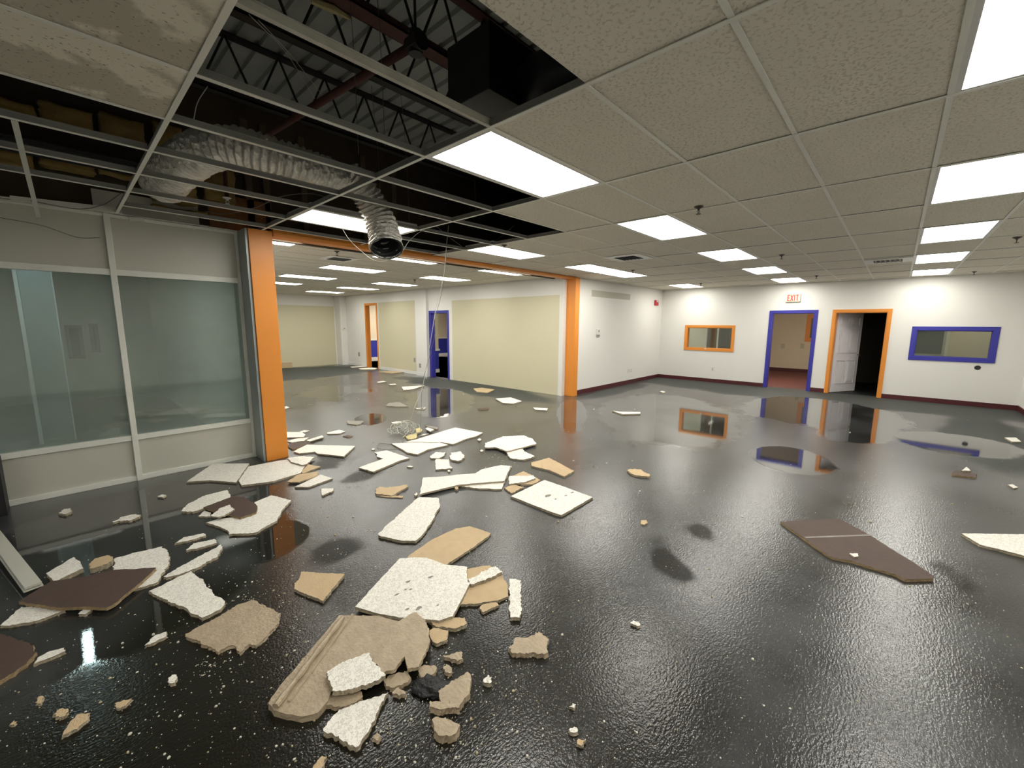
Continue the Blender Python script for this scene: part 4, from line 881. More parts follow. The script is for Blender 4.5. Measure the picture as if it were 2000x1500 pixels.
# ------------------------------------------------------------------ broken ceiling tiles on the floor
DEBRIS = [
    ('w', 0.001, 0.018, 0.4, [(764.5, 866.0), (796.0, 864.5), (817.0, 863.7), (839.5, 865.2), (859.0, 864.2), (875.5, 869.0), (857.5, 872.7), (835.0, 878.0), (815.5, 887.3), (796.0, 884.0), (778.0, 873.5)], 'white tile slab with curved lower edge, front half of the pair beside the cable coil'),
    ('w', 0.001, 0.018, 0.3, [(788.5, 863.7), (814.0, 857.7), (850.0, 846.5), (889.0, 834.8), (943.0, 845.0), (931.0, 851.7), (910.0, 857.0), (885.2, 867.5), (863.5, 863.7), (839.5, 864.2), (817.0, 863.0)], 'big pale ceiling tile slab lying behind its cracked-off front half, right of the cable coil'),
    ('w', 0.001, 0.018, 0.6, [(732.2, 883.2), (755.5, 879.5), (778.0, 887.0), (799.7, 894.5), (781.7, 899.0), (757.0, 909.5), (728.5, 921.2), (700.7, 913.2), (719.5, 905.7), (748.7, 895.7), (736.0, 891.5), (736.7, 887.0)], 'white tile piece shaped like an open V, in front of the cable coil'),
    ('w', 0.001, 0.018, 1, [(839.5, 891.5), (850.0, 882.8), (871.0, 884.0), (866.5, 890.0), (857.5, 895.2), (842.5, 894.8)], 'small white tile scrap with a slanted end, just behind the cracked square scrap'),
    ('w', 0.001, 0.02, 1.2, [(880.0, 884.7), (899.5, 881.3), (907.0, 890.0), (902.5, 898.2), (895.0, 900.2), (878.5, 896.0)], 'small round-cornered white tile scrap right of the cracked square scrap'),
    ('w', 0.001, 0.018, 0.8, [(850.4, 896.7), (875.8, 897.2), (877.0, 908.0), (883.3, 914.7), (851.2, 916.7), (850.0, 905.0)], 'small square white tile scrap cracked down its middle'),
    ('w', 0.02, 0.018, 1, [(947.3, 865.8), (981.3, 852.5), (1023.3, 850.0), (1040.8, 857.7), (1047.8, 866.8), (990.0, 881.5), (969.0, 873.8), (948.0, 873.8)], 'white tile piece tapering to a rounded left nose, beyond the long concave slab'),
    ('w', 0.001, 0.018, 1, [(988.3, 879.8), (1021.5, 876.3), (1025.0, 882.2), (1044.3, 891.3), (1025.0, 897.3), (995.3, 894.8)], 'small white tile piece tucked in front of the round-nosed piece'),
    ('t', 0.001, 0.018, 0.5, [(1037.3, 903.2), (1072.3, 893.8), (1121.3, 920.0), (1102.0, 930.5), (1074.0, 918.3), (1039.0, 910.2)], 'orange-tan upturned tile piece alone behind the square white tile'),
    ('w', 0.001, 0.016, 0.8, [(892.0, 948.0), (965.5, 941.7), (990.0, 928.8), (998.8, 909.5), (979.5, 955.0), (934.0, 954.0)], 'white tile strip pinned under the right end of the long concave slab'),
    ('w', 0.018, 0.018, 0.5, [(826.0, 932.7), (865.0, 930.5), (887.5, 927.5), (928.0, 924.5), (940.0, 917.0), (979.0, 908.3), (997.7, 910.2), (985.0, 939.5), (965.5, 940.7), (925.0, 944.0), (890.5, 947.7), (857.5, 956.0), (819.2, 965.7)], 'long white ceiling tile slab with a concave lower edge and holes at its right end'),
    ('t', 0.001, 0.016, 0.8, [(993.5, 932.3), (1023.3, 920.0), (1054.8, 937.5), (1039.0, 946.3), (1000.5, 944.5)], 'dull tan tile piece lying under a white strip behind the square white tile'),
    ('w', 0.018, 0.015, 1, [(995.3, 929.8), (1042.5, 928.8), (1046.0, 934.0), (1025.0, 941.7), (993.5, 945.2)], 'white tile strip lying on a dull tan piece behind the square white tile'),
    ('t', 0.001, 0.015, 1, [(984.8, 953.3), (1000.5, 946.3), (1023.3, 950.8), (1000.5, 962.7)], 'small tan chip at the left back corner of the square white tile'),
    ('w', 0.001, 0.022, 0.3, [(997.0, 969.0), (1063.5, 937.5), (1095.0, 948.0), (1158.0, 970.8), (1096.8, 1005.8), (1081.0, 1001.2)], 'nearly square white ceiling tile with small pits, alone in the middle of the floor'),
    ('w', 0.001, 0.02, 0.7, [(738.0, 1042.5), (776.5, 1007.5), (818.5, 970.8), (856.3, 972.5), (858.8, 990.0), (832.5, 1035.5), (811.5, 1056.5), (780.0, 1054.8), (745.0, 1047.8)], 'white tile slab with a rounded right side and ragged bottom, shaped like a tongue'),
    ('t', 0.001, 0.018, 0.5, [(797.0, 1086.0), (845.0, 1053.0), (890.0, 1032.0), (917.0, 1027.5), (959.0, 1041.0), (950.0, 1050.0), (926.0, 1068.0), (878.0, 1098.0), (845.0, 1128.0), (788.0, 1110.0)], 'long tan upturned tile strip running out from behind the largest white slab'),
    ('t', 0.001, 0.018, 0.7, [(732.8, 955.0), (741.5, 950.5), (759.0, 952.2), (794.0, 946.3), (796.8, 949.8), (766.0, 967.6), (734.5, 964.8)], 'small tan upturned tile piece on the floor between the orange column and the concave slab'),
    ('t', 0.001, 0.008, 0.5, [(734.5, 968.3), (766.0, 967.6), (787.7, 969.0), (786.3, 971.8), (759.0, 970.8)], 'thin brown splinter in front of the small tan piece near the concave slab'),
    ('w', 0.001, 0.018, 0.3, [(364.0, 941.0), (416.0, 905.0), (487.0, 905.0), (461.0, 942.0), (410.0, 938.0)], 'white tile slab nearest the storefront, left one of two at the orange column foot'),
    ('w', 0.001, 0.02, 0.4, [(466.0, 939.0), (485.0, 911.0), (548.0, 899.0), (590.0, 893.0), (600.0, 903.0), (587.0, 924.0), (533.0, 940.0), (472.0, 948.0)], 'big white ceiling tile slab right at the orange column foot, with a cracked right corner'),
    ('w', 0.0235, 0.015, 0.8, [(562.0, 894.0), (590.0, 891.0), (614.0, 892.0), (600.0, 906.0), (590.0, 908.0), (568.0, 902.0)], 'thin cracked white flake lying on the slab at the orange column foot'),
    ('t', 0.001, 0.016, 0.6, [(588.0, 922.0), (602.0, 907.0), (625.0, 911.0), (592.0, 925.0)], 'small tan wedge touching the right side of the slab at the column foot'),
    ('t', 0.012, 0.014, 0.6, [(560.2, 941.0), (580.5, 927.0), (620.8, 920.7), (620.8, 928.8), (584.0, 941.7)], 'tan pointed strip, middle layer of the little fan of strips right of the column foot'),
    ('w', 0.001, 0.016, 0.4, [(575.3, 950.8), (626.0, 927.0), (649.8, 934.0), (601.5, 951.5)], 'white strip at the front of the little fan of strips right of the column foot'),
    ('w', 0.001, 0.015, 1, [(626.0, 954.3), (652.3, 953.3), (650.5, 958.5), (629.5, 967.6)], 'tiny white tile scrap alone in front of the fan of strips by the column'),
    ('w', 0.001, 0.018, 0.6, [(557.8, 854.2), (557.8, 843.7), (589.3, 843.7), (596.3, 848.3), (592.8, 853.5)], 'white tile piece touching the right edge of the orange column, farthest of that heap'),
    ('w', 0.001, 0.014, 0.6, [(560.2, 862.3), (575.3, 857.0), (603.3, 854.2), (594.5, 860.5), (570.0, 864.0)], 'thin white tile sliver just beyond the brown piece beside the orange column'),
    ('b', 0.001, 0.016, 0.8, [(560.2, 870.3), (570.0, 864.0), (605.0, 862.3), (606.8, 867.5), (571.8, 877.3)], 'dark brown tile piece beside the orange column behind the long white slab'),
    ('w', 0.001, 0.018, 0.5, [(573.5, 881.5), (599.8, 868.2), (693.6, 871.0), (671.5, 891.3), (619.0, 885.7), (615.5, 882.2), (584.0, 885.7)], 'long white ceiling tile slab right of the orange column with a crack along its front'),
    ('w', 0.018, 0.012, 0.4, [(598.0, 859.8), (629.5, 850.0), (632.3, 853.5), (605.0, 861.9)], 'slim white sliver pointing up right, above the brown piece by the column'),
    ('w', 0.001, 0.012, 0.5, [(584.0, 843.0), (594.5, 840.2), (605.0, 841.3), (594.5, 844.4)], 'tiny white flake behind the heap right of the orange column'),
    ('w', 0.001, 0.014, 0.5, [(638.3, 844.8), (662.8, 839.5), (674.3, 842.3), (664.5, 846.5), (640.0, 847.2)], 'small thin white tile scrap by the bright reflection right of the column heap'),
    ('b', 0.001, 0.012, 0.8, [(669.8, 851.8), (678.5, 849.3), (689.0, 851.8), (680.3, 854.6)], 'tiny dark brown chip near the bright reflection right of the column heap'),
    ('g', 0.001, 0.012, 0.6, [(676.8, 822.0), (710.0, 822.0), (704.8, 827.3), (696.0, 829.7), (678.5, 827.3)], 'flat grey tile flake left of the coil of cable, farther back'),
    ('g', 0.001, 0.014, 0.6, [(753.8, 792.3), (759.0, 787.0), (780.0, 785.3), (797.5, 793.3), (776.5, 794.0)], 'flat grey tile flake behind the hanging wires in the far opening'),
    ('w', 0.001, 0.014, 0.6, [(809.8, 795.8), (831.8, 795.4), (829.0, 798.9), (815.0, 798.9)], 'thin white sliver right beside the hanging wires in the far opening'),
    ('b', 0.001, 0.014, 0.8, [(933.3, 797.5), (955.0, 795.8), (954.3, 798.9), (935.8, 800.0)], 'thin dark sliver on the far floor left of the white wedge'),
    ('w', 0.001, 0.016, 0.4, [(1040.8, 795.8), (1069.8, 797.5), (1068.8, 801.4), (1046.0, 800.0)], 'narrow white wedge of tile in front of the far orange post'),
    ('w', 0.001, 0.02, 0.3, [(968.0, 778.5), (997.3, 775.9), (1019.2, 783.3), (1002.7, 788.1), (981.3, 786.5)], 'white four-sided tile piece on the floor between cream wall and far orange post'),
    ('t', 0.001, 0.02, 0.3, [(924.8, 758.8), (941.3, 757.2), (965.9, 760.7), (952.0, 766.8), (930.7, 764.7)], 'yellowish tan tile piece on the floor nearest the cream wall'),
    ('w', 0.001, 0.02, 0.3, [(1195.5, 802.0), (1210.7, 804.1), (1250.7, 804.7), (1250.7, 807.9), (1216.0, 808.7)], 'white pointed tile wedge on wet floor between far orange post and orange window'),
    ('w', 0.001, 0.02, 0.3, [(784.3, 755.3), (829.3, 752.7), (806.7, 760.1), (788.0, 761.5)], 'white tile piece in the far room in front of the blue doorway'),
    ('w', 0.001, 0.02, 0.2, [(684.0, 716.1), (713.3, 714.3), (716.5, 716.1), (688.0, 718.0)], 'flat white tile piece at the threshold of the far orange doorway, behind the other one'),
    ('w', 0.001, 0.02, 0.2, [(700.0, 719.6), (721.3, 718.0), (737.3, 718.8), (732.0, 721.2), (704.0, 721.2)], 'flat white tile piece just in front of the far orange doorway'),
    ('t', 0.001, 0.02, 0.3, [(740.5, 726.0), (766.7, 724.1), (789.3, 726.8), (766.7, 728.9)], 'long tan tile piece on the far floor right of the far orange doorway'),
    ('w', 0.001, 0.018, 0.5, [(736.0, 746.0), (748.0, 743.9), (755.5, 745.2), (740.0, 747.3)], 'small white scrap on far floor, left one of two before the long tan piece'),
    ('w', 0.001, 0.018, 0.5, [(758.7, 750.3), (772.0, 749.2), (774.1, 751.1), (762.7, 751.6)], 'small white scrap on far floor, right one of two before the long tan piece'),
    ('w', 0.001, 0.018, 0.5, [(554.7, 794.8), (560.0, 793.2), (565.3, 795.9), (554.7, 798.5)], 'small white chip right beside the orange column low on its right side'),
    ('w', 0.001, 0.02, 1.5, [(114.4, 1001.3), (124.8, 993.7), (136.9, 992.7), (140.4, 998.5), (128.2, 1004.8)], 'small lumpy white chunk lying in the water below the left glass pane'),
    ('w', 0.001, 0.018, 1.8, [(220.1, 1019.3), (239.2, 1008.9), (263.4, 1004.1), (274.9, 1005.5), (263.4, 1014.5), (235.7, 1018.0)], 'ragged white chip with a pointed left end in the water left of the mullion reflection'),
    ('w', 0.001, 0.014, 1, [(306.8, 970.1), (317.2, 965.6), (324.8, 967.3), (318.9, 971.5)], 'tiny white chip in the water close to the storefront'),
    ('w', 0.001, 0.018, 0.7, [(353.6, 998.5), (367.4, 984.0), (402.1, 966.7), (443.7, 956.9), (450.6, 970.8), (429.8, 978.8), (398.6, 992.7), (376.1, 999.6)], 'white tile piece at the back left of the dark-backed triangular piece'),
    ('w', 0.001, 0.018, 0.8, [(402.1, 1020.4), (426.3, 1013.4), (471.4, 1010.0), (499.1, 999.6), (497.4, 980.5), (530.3, 967.3), (568.5, 977.1), (551.1, 996.1), (540.7, 1016.9), (499.1, 1040.1), (447.1, 1043.6), (445.4, 1037.7), (429.8, 1029.0)], 'large white tile slab with ragged front edge partly under the dark triangular piece'),
    ('b', 0.02, 0.016, 0.6, [(396.9, 990.9), (454.1, 969.4), (478.3, 970.8), (502.6, 987.5), (499.1, 1001.3), (469.7, 1011.0), (429.8, 1001.3)], 'dark brown upturned tile piece lying across white slabs left of the column reflection'),
    ('w', 0.038, 0.012, 0.9, [(412.5, 1008.2), (426.3, 994.4), (447.1, 985.7), (458.2, 994.4), (440.2, 1006.5), (426.3, 1010.3)], 'small white chip resting on the dark brown piece among white slabs'),
    ('w', 0.001, 0.014, 0.9, [(387.5, 1008.2), (398.6, 997.2), (412.5, 1001.3), (410.7, 1008.9)], 'tiny white chip just left of the dark brown piece among white slabs'),
    ('w', 0.001, 0.016, 1, [(341.4, 1060.9), (357.0, 1049.8), (398.6, 1041.2), (400.3, 1046.4), (367.4, 1056.1)], 'slim white sliver, farthest of the three slivers floating in the dark water'),
    ('w', 0.001, 0.016, 1, [(364.0, 1074.8), (377.8, 1060.9), (419.4, 1052.6), (422.9, 1060.2), (384.7, 1071.3)], 'short white sliver, middle one of the three in the dark water'),
    ('w', 0.001, 0.018, 1, [(318.9, 1126.8), (346.6, 1108.8), (398.6, 1081.0), (431.5, 1063.7), (435.0, 1067.2), (426.3, 1085.2), (381.3, 1110.5), (346.6, 1122.6)], 'long narrow white sliver, nearest and longest of the three in the dark water'),
    ('w', 0.001, 0.03, 0.4, [(90.8, 1119.2), (143.8, 1088.0), (156.0, 1096.6), (162.9, 1109.5), (107.5, 1135.8)], 'small thick white rectangle of tile behind the large dark brown slab'),
    ('t', 0.001, 0.035, 1.5, [(173.3, 1101.8), (188.9, 1089.7), (208.0, 1084.5), (221.8, 1092.1), (208.0, 1101.8), (180.2, 1109.8)], 'lumpy beige chunk between the thick white rectangle and the torn white piece'),
    ('w', 0.001, 0.016, 1, [(225.3, 1089.7), (270.4, 1077.6), (317.2, 1067.2), (329.3, 1086.2), (331.0, 1098.4), (305.0, 1138.2), (263.4, 1150.4), (220.1, 1122.6)], 'white tile piece with torn right end reaching out from under the large dark slab'),
    ('b', 0.02, 0.02, 0.4, [(36.4, 1174.6), (97.1, 1135.8), (159.4, 1126.8), (221.8, 1112.9), (305.0, 1108.8), (263.4, 1146.9), (225.3, 1177.4), (208.0, 1186.8), (149.0, 1185.0), (114.4, 1186.8)], 'large dark brown upturned ceiling tile slab at lower left with a frayed tan front edge'),
    ('w', 0.001, 0.016, 0.5, [(0.0, 1221.4), (41.6, 1185.0), (93.6, 1186.8), (128.2, 1192.0), (69.3, 1212.8), (20.8, 1221.4)], 'white tile piece sticking out in front of the large dark slab at the left edge'),
    ('w', 0.001, 0.018, 1, [(152.5, 1198.9), (162.9, 1190.2), (176.8, 1185.0), (180.9, 1189.2), (166.4, 1199.6)], 'small white chip right in front of the large dark slab'),
    ('w', 0.001, 0.02, 0.8, [(290.5, 1154.5), (332.8, 1134.8), (374.4, 1115.0), (391.7, 1129.6), (402.1, 1145.2), (422.9, 1164.2), (440.2, 1174.6), (429.8, 1190.2), (395.1, 1206.5), (346.6, 1181.6)], 'white tile piece speckled with dirt, crumbling into the wet beige slab beside it'),
    ('m', 0.001, 0.018, 0.8, [(362.2, 1237.7), (409.0, 1214.5), (461.0, 1182.3), (495.7, 1171.2), (519.9, 1185.0), (548.4, 1197.2), (540.7, 1219.7), (519.9, 1244.0), (499.1, 1261.3), (485.3, 1257.8), (467.9, 1274.5), (459.3, 1261.3), (447.1, 1261.3), (426.3, 1273.4), (391.7, 1254.4)], 'wet beige slab with muddy surface and bitten edge, in front of the speckled piece'),
    ('w', 0.001, 0.016, 1.3, [(282.5, 1261.3), (294.6, 1247.4), (308.5, 1238.8), (325.8, 1233.6), (322.4, 1244.0), (301.6, 1254.4)], 'small dirty white sliver left of the wet beige slab'),
    ('w', 0.001, 0.018, 0.8, [(65.9, 1296.6), (74.5, 1283.8), (97.1, 1271.7), (124.8, 1264.7), (128.2, 1271.0), (104.0, 1282.1)], 'white strip of tile touching the dark broken slab in the lower left corner'),
    ('b', 0.001, 0.022, 0.8, [(-41.6, 1230.1), (0.0, 1237.0), (45.1, 1249.2), (65.9, 1259.5), (71.1, 1273.4), (52.0, 1295.9), (27.7, 1313.3), (0.0, 1328.9), (-41.6, 1344.5)], "dark brown upturned slab with tan broken rim, cut by the photo's lower left edge"),
    ('w', 0.001, 0.016, 1.3, [(329.0, 1329.0), (336.0, 1317.8), (346.5, 1322.0), (343.0, 1332.5)], 'small white chip alone on the black floor left of the ridged tan slab'),
    ('t', 0.001, 0.016, 1.3, [(103.3, 1395.5), (115.5, 1385.0), (133.7, 1386.1), (129.5, 1395.5), (115.5, 1400.8)], 'small grey tan lump on the black floor left of the leaf-shaped chip'),
    ('t', 0.001, 0.014, 1, [(120.8, 1437.5), (140.0, 1406.0), (150.5, 1395.5), (173.3, 1392.0), (171.5, 1406.0), (150.5, 1423.5)], 'leaf-shaped tan chip with a pointed tail on the lower left floor'),
    ('t', 0.001, 0.014, 1.2, [(224.0, 1373.8), (241.5, 1366.8), (257.3, 1364.0), (245.0, 1378.0), (229.3, 1382.2)], 'small tan chip with a pointed right end, left of the ridged tan slab'),
    ('t', 0.001, 0.014, 1.2, [(68.3, 1372.8), (75.3, 1360.5), (85.1, 1361.2), (78.8, 1373.8)], 'tiny tan chip farthest left on the black foreground floor, above the grey lump'),
    ('t', 0.001, 0.012, 1, [(19.3, 1414.8), (28.0, 1406.7), (34.0, 1408.8), (28.0, 1414.8)], 'tiny pale chip near the left edge of the black foreground'),
    ('t', 0.001, 0.016, 0.5, [(912.5, 1111.5), (935.0, 1107.0), (956.0, 1104.0), (980.0, 1122.0), (992.0, 1143.0), (992.6, 1165.5), (968.0, 1173.0), (938.0, 1177.5), (900.5, 1180.5), (903.5, 1164.0)], 'tan upturned tile piece tucked behind the right side of the largest white slab'),
    ('t', 0.001, 0.015, 0.7, [(936.5, 1187.4), (944.0, 1180.5), (968.0, 1176.0), (974.6, 1182.0), (956.0, 1189.5), (944.0, 1195.8)], 'narrow tan splinter at the front of the tan piece right of the largest slab'),
    ('w', 0.018, 0.022, 0.35, [(693.5, 1185.0), (737.0, 1137.0), (780.5, 1090.5), (809.0, 1088.4), (833.0, 1089.0), (869.0, 1102.5), (912.5, 1107.0), (911.6, 1128.0), (917.6, 1140.0), (899.0, 1176.0), (884.0, 1203.6), (857.0, 1212.0), (779.0, 1206.0), (734.0, 1197.0)], 'largest white ceiling tile slab, with dark pits, in the foreground centre'),
    ('w', 0.02, 0.02, 0.8, [(912.5, 1132.5), (939.5, 1117.5), (968.0, 1104.9), (980.6, 1117.5), (950.0, 1131.0), (920.0, 1141.5)], 'white tile strip lying slanted across the tan piece right of the largest slab'),
    ('w', 0.001, 0.022, 0.7, [(995.0, 1129.5), (1007.0, 1130.4), (1017.5, 1133.4), (1017.5, 1170.0), (1016.0, 1206.0), (996.5, 1205.4), (993.5, 1170.0)], 'white upright strip of tile standing apart right of the tan piece'),
    ('t', 0.001, 0.02, 0.5, [(588.5, 1116.0), (629.0, 1119.0), (673.1, 1120.5), (651.5, 1147.5), (630.5, 1173.6), (608.0, 1164.0), (575.0, 1150.5), (575.0, 1140.0), (585.5, 1128.0)], 'tan four-sided upturned tile piece in front of the column reflection'),
    ('r', 0.001, 0.03, 0.35, [(662.0, 1201.5), (680.0, 1201.5), (740.0, 1203.0), (780.5, 1214.4), (770.0, 1257.0), (740.0, 1314.0), (650.0, 1338.0), (641.0, 1368.0), (620.0, 1392.0), (590.0, 1399.5), (560.0, 1395.0), (534.5, 1387.5), (524.0, 1374.0), (530.0, 1362.0), (563.0, 1320.0), (614.0, 1260.0)], 'large tan slab with a rolled ridge along its left edge, in the foreground'),
    ('m', 0.034, 0.018, 0.6, [(777.5, 1213.5), (812.0, 1195.5), (830.0, 1209.0), (837.5, 1230.0), (839.0, 1254.0), (827.0, 1281.0), (818.0, 1302.0), (795.5, 1305.0), (791.0, 1281.0), (770.0, 1308.0), (749.0, 1314.0), (731.0, 1290.0), (758.0, 1242.0)], 'rough grey-tan slab overlapping the right side of the ridged tan slab'),
    ('t', 0.001, 0.022, 0.7, [(836.0, 1210.5), (845.0, 1204.5), (875.0, 1205.4), (908.0, 1206.0), (911.0, 1218.0), (890.0, 1227.6), (851.0, 1224.0)], 'tan brick-shaped fragment just in front of the largest slab'),
    ('t', 0.001, 0.02, 0.8, [(840.5, 1230.0), (848.0, 1225.5), (875.0, 1231.5), (873.5, 1248.0), (854.0, 1257.0), (842.0, 1248.0)], 'small tan fragment below the brick-shaped one, right of the ridged slab'),
    ('m', 0.001, 0.02, 1, [(632.0, 1375.5), (644.0, 1359.0), (668.0, 1351.5), (707.0, 1351.5), (708.5, 1362.0), (686.0, 1374.0), (665.0, 1381.5)], 'muddy beige fragment wedged under the small textured white square'),
    ('w', 0.036, 0.022, 0.7, [(638.0, 1314.0), (659.0, 1299.0), (680.0, 1288.5), (719.0, 1274.4), (734.0, 1299.0), (753.5, 1318.5), (728.0, 1332.0), (710.0, 1338.0), (680.0, 1345.5), (653.0, 1349.4), (644.0, 1329.0)], 'small square white tile piece with coarse texture lying on the ridged tan slab'),
    ('w', 0.001, 0.022, 0.7, [(630.5, 1425.0), (644.0, 1407.0), (662.0, 1386.0), (710.0, 1368.0), (758.0, 1351.5), (743.0, 1377.0), (725.0, 1413.0), (710.0, 1440.0), (695.0, 1459.5), (668.0, 1446.0), (662.0, 1437.0), (635.0, 1429.5)], 'wet white tile wedge with coarse texture in front of the ridged tan slab'),
    ('m', 0.001, 0.03, 0.7, [(855.5, 1350.0), (878.0, 1335.0), (914.0, 1311.9), (920.0, 1321.5), (917.0, 1350.0), (905.0, 1368.0), (897.5, 1381.5), (854.0, 1383.6), (838.4, 1380.0), (840.5, 1368.0), (861.5, 1370.4)], 'triangular muddy tan tile chunk right of the charred black lump'),
    ('m', 0.001, 0.035, 0.9, [(843.5, 1405.5), (855.5, 1399.5), (878.0, 1405.5), (899.0, 1416.6), (893.0, 1428.0), (881.0, 1437.0), (855.5, 1435.5), (848.0, 1422.0)], 'thick tan chunk lying nearest the camera below the triangular chunk'),
    ('m', 0.001, 0.02, 1.2, [(749.0, 1329.0), (761.0, 1318.5), (797.0, 1310.4), (800.9, 1326.0), (785.0, 1338.0), (770.0, 1342.5), (753.5, 1339.5)], 'small wet pale fragment touching the corner of the ridged tan slab'),
    ('m', 0.001, 0.022, 1.2, [(818.6, 1305.0), (833.0, 1299.0), (849.5, 1299.6), (851.0, 1311.0), (833.0, 1329.0), (822.5, 1321.5)], 'small tan fragment just behind the charred black lump'),
    ('m', 0.001, 0.02, 1.4, [(865.4, 1279.5), (887.0, 1276.5), (902.0, 1272.6), (904.4, 1287.0), (893.0, 1291.5), (875.0, 1284.0)], 'small ragged fragment floating behind the triangular muddy chunk'),
    ('m', 0.001, 0.018, 1.4, [(866.0, 1302.0), (872.0, 1296.6), (882.5, 1305.0), (878.0, 1315.5), (869.0, 1311.0)], 'tiny tan fragment between the charred lump and the ragged fragment'),
    ('m', 0.001, 0.02, 1.2, [(765.5, 1353.0), (779.0, 1342.5), (792.5, 1355.4), (779.0, 1359.0)], 'tiny tan fragment beside the wet white wedge'),
    ('m', 0.001, 0.025, 1, [(993.5, 1263.6), (1004.0, 1248.6), (1031.0, 1245.0), (1053.5, 1234.5), (1070.6, 1251.6), (1065.5, 1276.5), (1040.0, 1273.5), (1022.0, 1276.5), (998.0, 1272.6)], 'isolated muddy tan fragment on the black floor right of the foreground heap'),
    ('w', 0.001, 0.02, 1.4, [(944.6, 1326.0), (953.0, 1317.9), (959.9, 1323.6), (956.6, 1335.0), (947.0, 1333.5)], 'small bright white chip alone right of the triangular muddy chunk'),
    ('m', 0.001, 0.016, 1.2, [(726.5, 1440.0), (737.0, 1428.6), (743.6, 1437.0), (740.0, 1446.6)], 'tiny tan chip right of the tip of the wet white wedge'),
    ('t', 0.001, 0.016, 0.9, [(605.0, 1503.0), (620.0, 1485.0), (629.0, 1476.0), (638.6, 1477.5), (632.0, 1494.0), (623.0, 1512.0)], 'olive tan chip cut off by the bottom edge of the photo'),
    ('b', 0.001, 0.02, 0.3, [(1524.4, 1018.5), (1582.0, 1015.2), (1639.6, 1012.8), (1697.2, 1044.0), (1750.0, 1077.6), (1788.3, 1100.6), (1824.3, 1125.6), (1822.9, 1130.4), (1766.8, 1131.3), (1750.0, 1121.7), (1706.8, 1108.8), (1663.6, 1095.3), (1630.0, 1089.6), (1615.6, 1083.3), (1572.4, 1052.6)], 'large smooth brown upturned ceiling tile on the open floor at the right'),
    ('w', 0.022, 0.01, 0.5, [(1658.8, 1080.9), (1675.6, 1080.9), (1677.0, 1085.7), (1668.4, 1087.7)], 'white paint flake lying on the large brown tile at the right'),
    ('w', 0.001, 0.022, 0.4, [(1878.1, 1041.6), (1937.1, 1042.5), (2028.3, 1043.5), (2061.9, 1096.8), (2028.3, 1094.4), (2000.0, 1085.3), (1956.3, 1073.7), (1913.1, 1063.2)], 'white pointed ceiling tile slab cut off by the right edge of the photo'),
    ('t', 0.001, 0.02, 0.9, [(1224.4, 917.7), (1229.2, 915.8), (1250.8, 916.3), (1258.0, 922.1), (1269.0, 926.4), (1267.6, 930.7), (1241.2, 927.8), (1231.6, 924.0)], 'small tan boot-shaped piece alone on the wet floor'),
    ('b', 0.001, 0.016, 0.6, [(1857.9, 924.0), (1865.1, 918.2), (1884.3, 921.6), (1907.4, 925.4), (1905.9, 932.6), (1860.3, 926.9)], 'small brown tile piece far right with a white chip on it'),
    ('w', 0.018, 0.02, 0.5, [(1878.6, 919.2), (1887.7, 911.5), (1896.3, 919.2)], 'small white triangular chip on the little brown piece at the far right'),
    ('w', 0.001, 0.02, 0.3, [(1962.1, 854.4), (1984.2, 854.4), (1994.7, 862.6), (1976.5, 862.6)], 'white four-sided scrap close to the right edge of the photo, before the blue window wall'),
    ('w', 0.001, 0.014, 1, [(1230.6, 1215.8), (1236.4, 1212.0), (1248.4, 1215.8), (1250.8, 1219.6), (1244.1, 1222.5)], 'small white chip on the dark floor right of the isolated muddy fragment'),
    ('w', 0.001, 0.012, 0.6, [(1968.3, 946.5), (1977.9, 945.6), (1989.0, 951.8), (1980.3, 953.7)], 'small greenish white chip near the right edge behind the white pointed slab'),
    ('t', 0.001, 0.01, 0.6, [(1251.8, 1016.1), (1262.8, 1015.2), (1265.2, 1020.9), (1258.0, 1024.8), (1251.8, 1022.4)], 'tiny olive chip between the square white tile and the dark wet patch'),
    ('w', 0.001, 0.014, 1, [(1111.0, 1424.8), (1121.5, 1419.2), (1128.5, 1423.8), (1125.0, 1430.8), (1114.5, 1429.7)], 'pale chip left of the bright floor glare, just behind a tan chip'),
    ('t', 0.001, 0.014, 1, [(1126.8, 1451.8), (1130.3, 1442.3), (1144.3, 1446.5), (1139.0, 1454.2)], 'orange-tan chip at the bottom of the foreground, left of the bright floor glare'),
    ('w', 0.001, 0.012, 1, [(1111.0, 1380.0), (1118.0, 1373.0), (1125.0, 1375.8), (1121.5, 1382.8)], 'tiny pale chip on the foreground floor above the pale and tan pair'),
    ('w', 0.001, 0.014, 0.6, [(1288.0, 764.7), (1293.3, 763.3), (1300.0, 765.2), (1296.0, 767.3)], 'tiny white scrap in front of the wall corner'),
    ('g', 0.001, 0.014, 0.6, [(808.0, 796.1), (816.0, 795.1), (831.5, 796.7), (824.0, 798.8)], 'thin grey sliver on the far floor right of the wires'),
    ('y', 0.001, 0.02, 1, [(811.7, 837.5), (820.0, 835.2), (824.5, 839.0), (823.0, 843.5), (814.0, 846.5)], 'yellowish crumpled scrap right of the cable coil'),
    ('y', 0.001, 0.018, 1, [(791.5, 852.5), (805.0, 847.2), (814.0, 846.5), (814.0, 855.5), (803.5, 857.7), (796.0, 857.7)], 'long yellowish scrap between the cable coil and the big slab'),
    ('w', 0.02, 0.015, 0.6, [(830.5, 837.5), (835.0, 834.2), (847.7, 839.3), (840.2, 842.7)], 'small white flake on top of the grey piece behind the big slab'),
    ('g', 0.001, 0.018, 0.6, [(830.5, 831.2), (841.0, 831.5), (856.0, 834.8), (854.5, 838.2), (844.0, 836.7)], 'small grey tile piece behind the big slab, right of the yellowish scraps'),
    ('w', 0.001, 0.014, 0.5, [(820.0, 851.0), (827.5, 847.7), (837.2, 846.5), (829.0, 849.8)], 'narrow white sliver behind the left end of the big slab'),
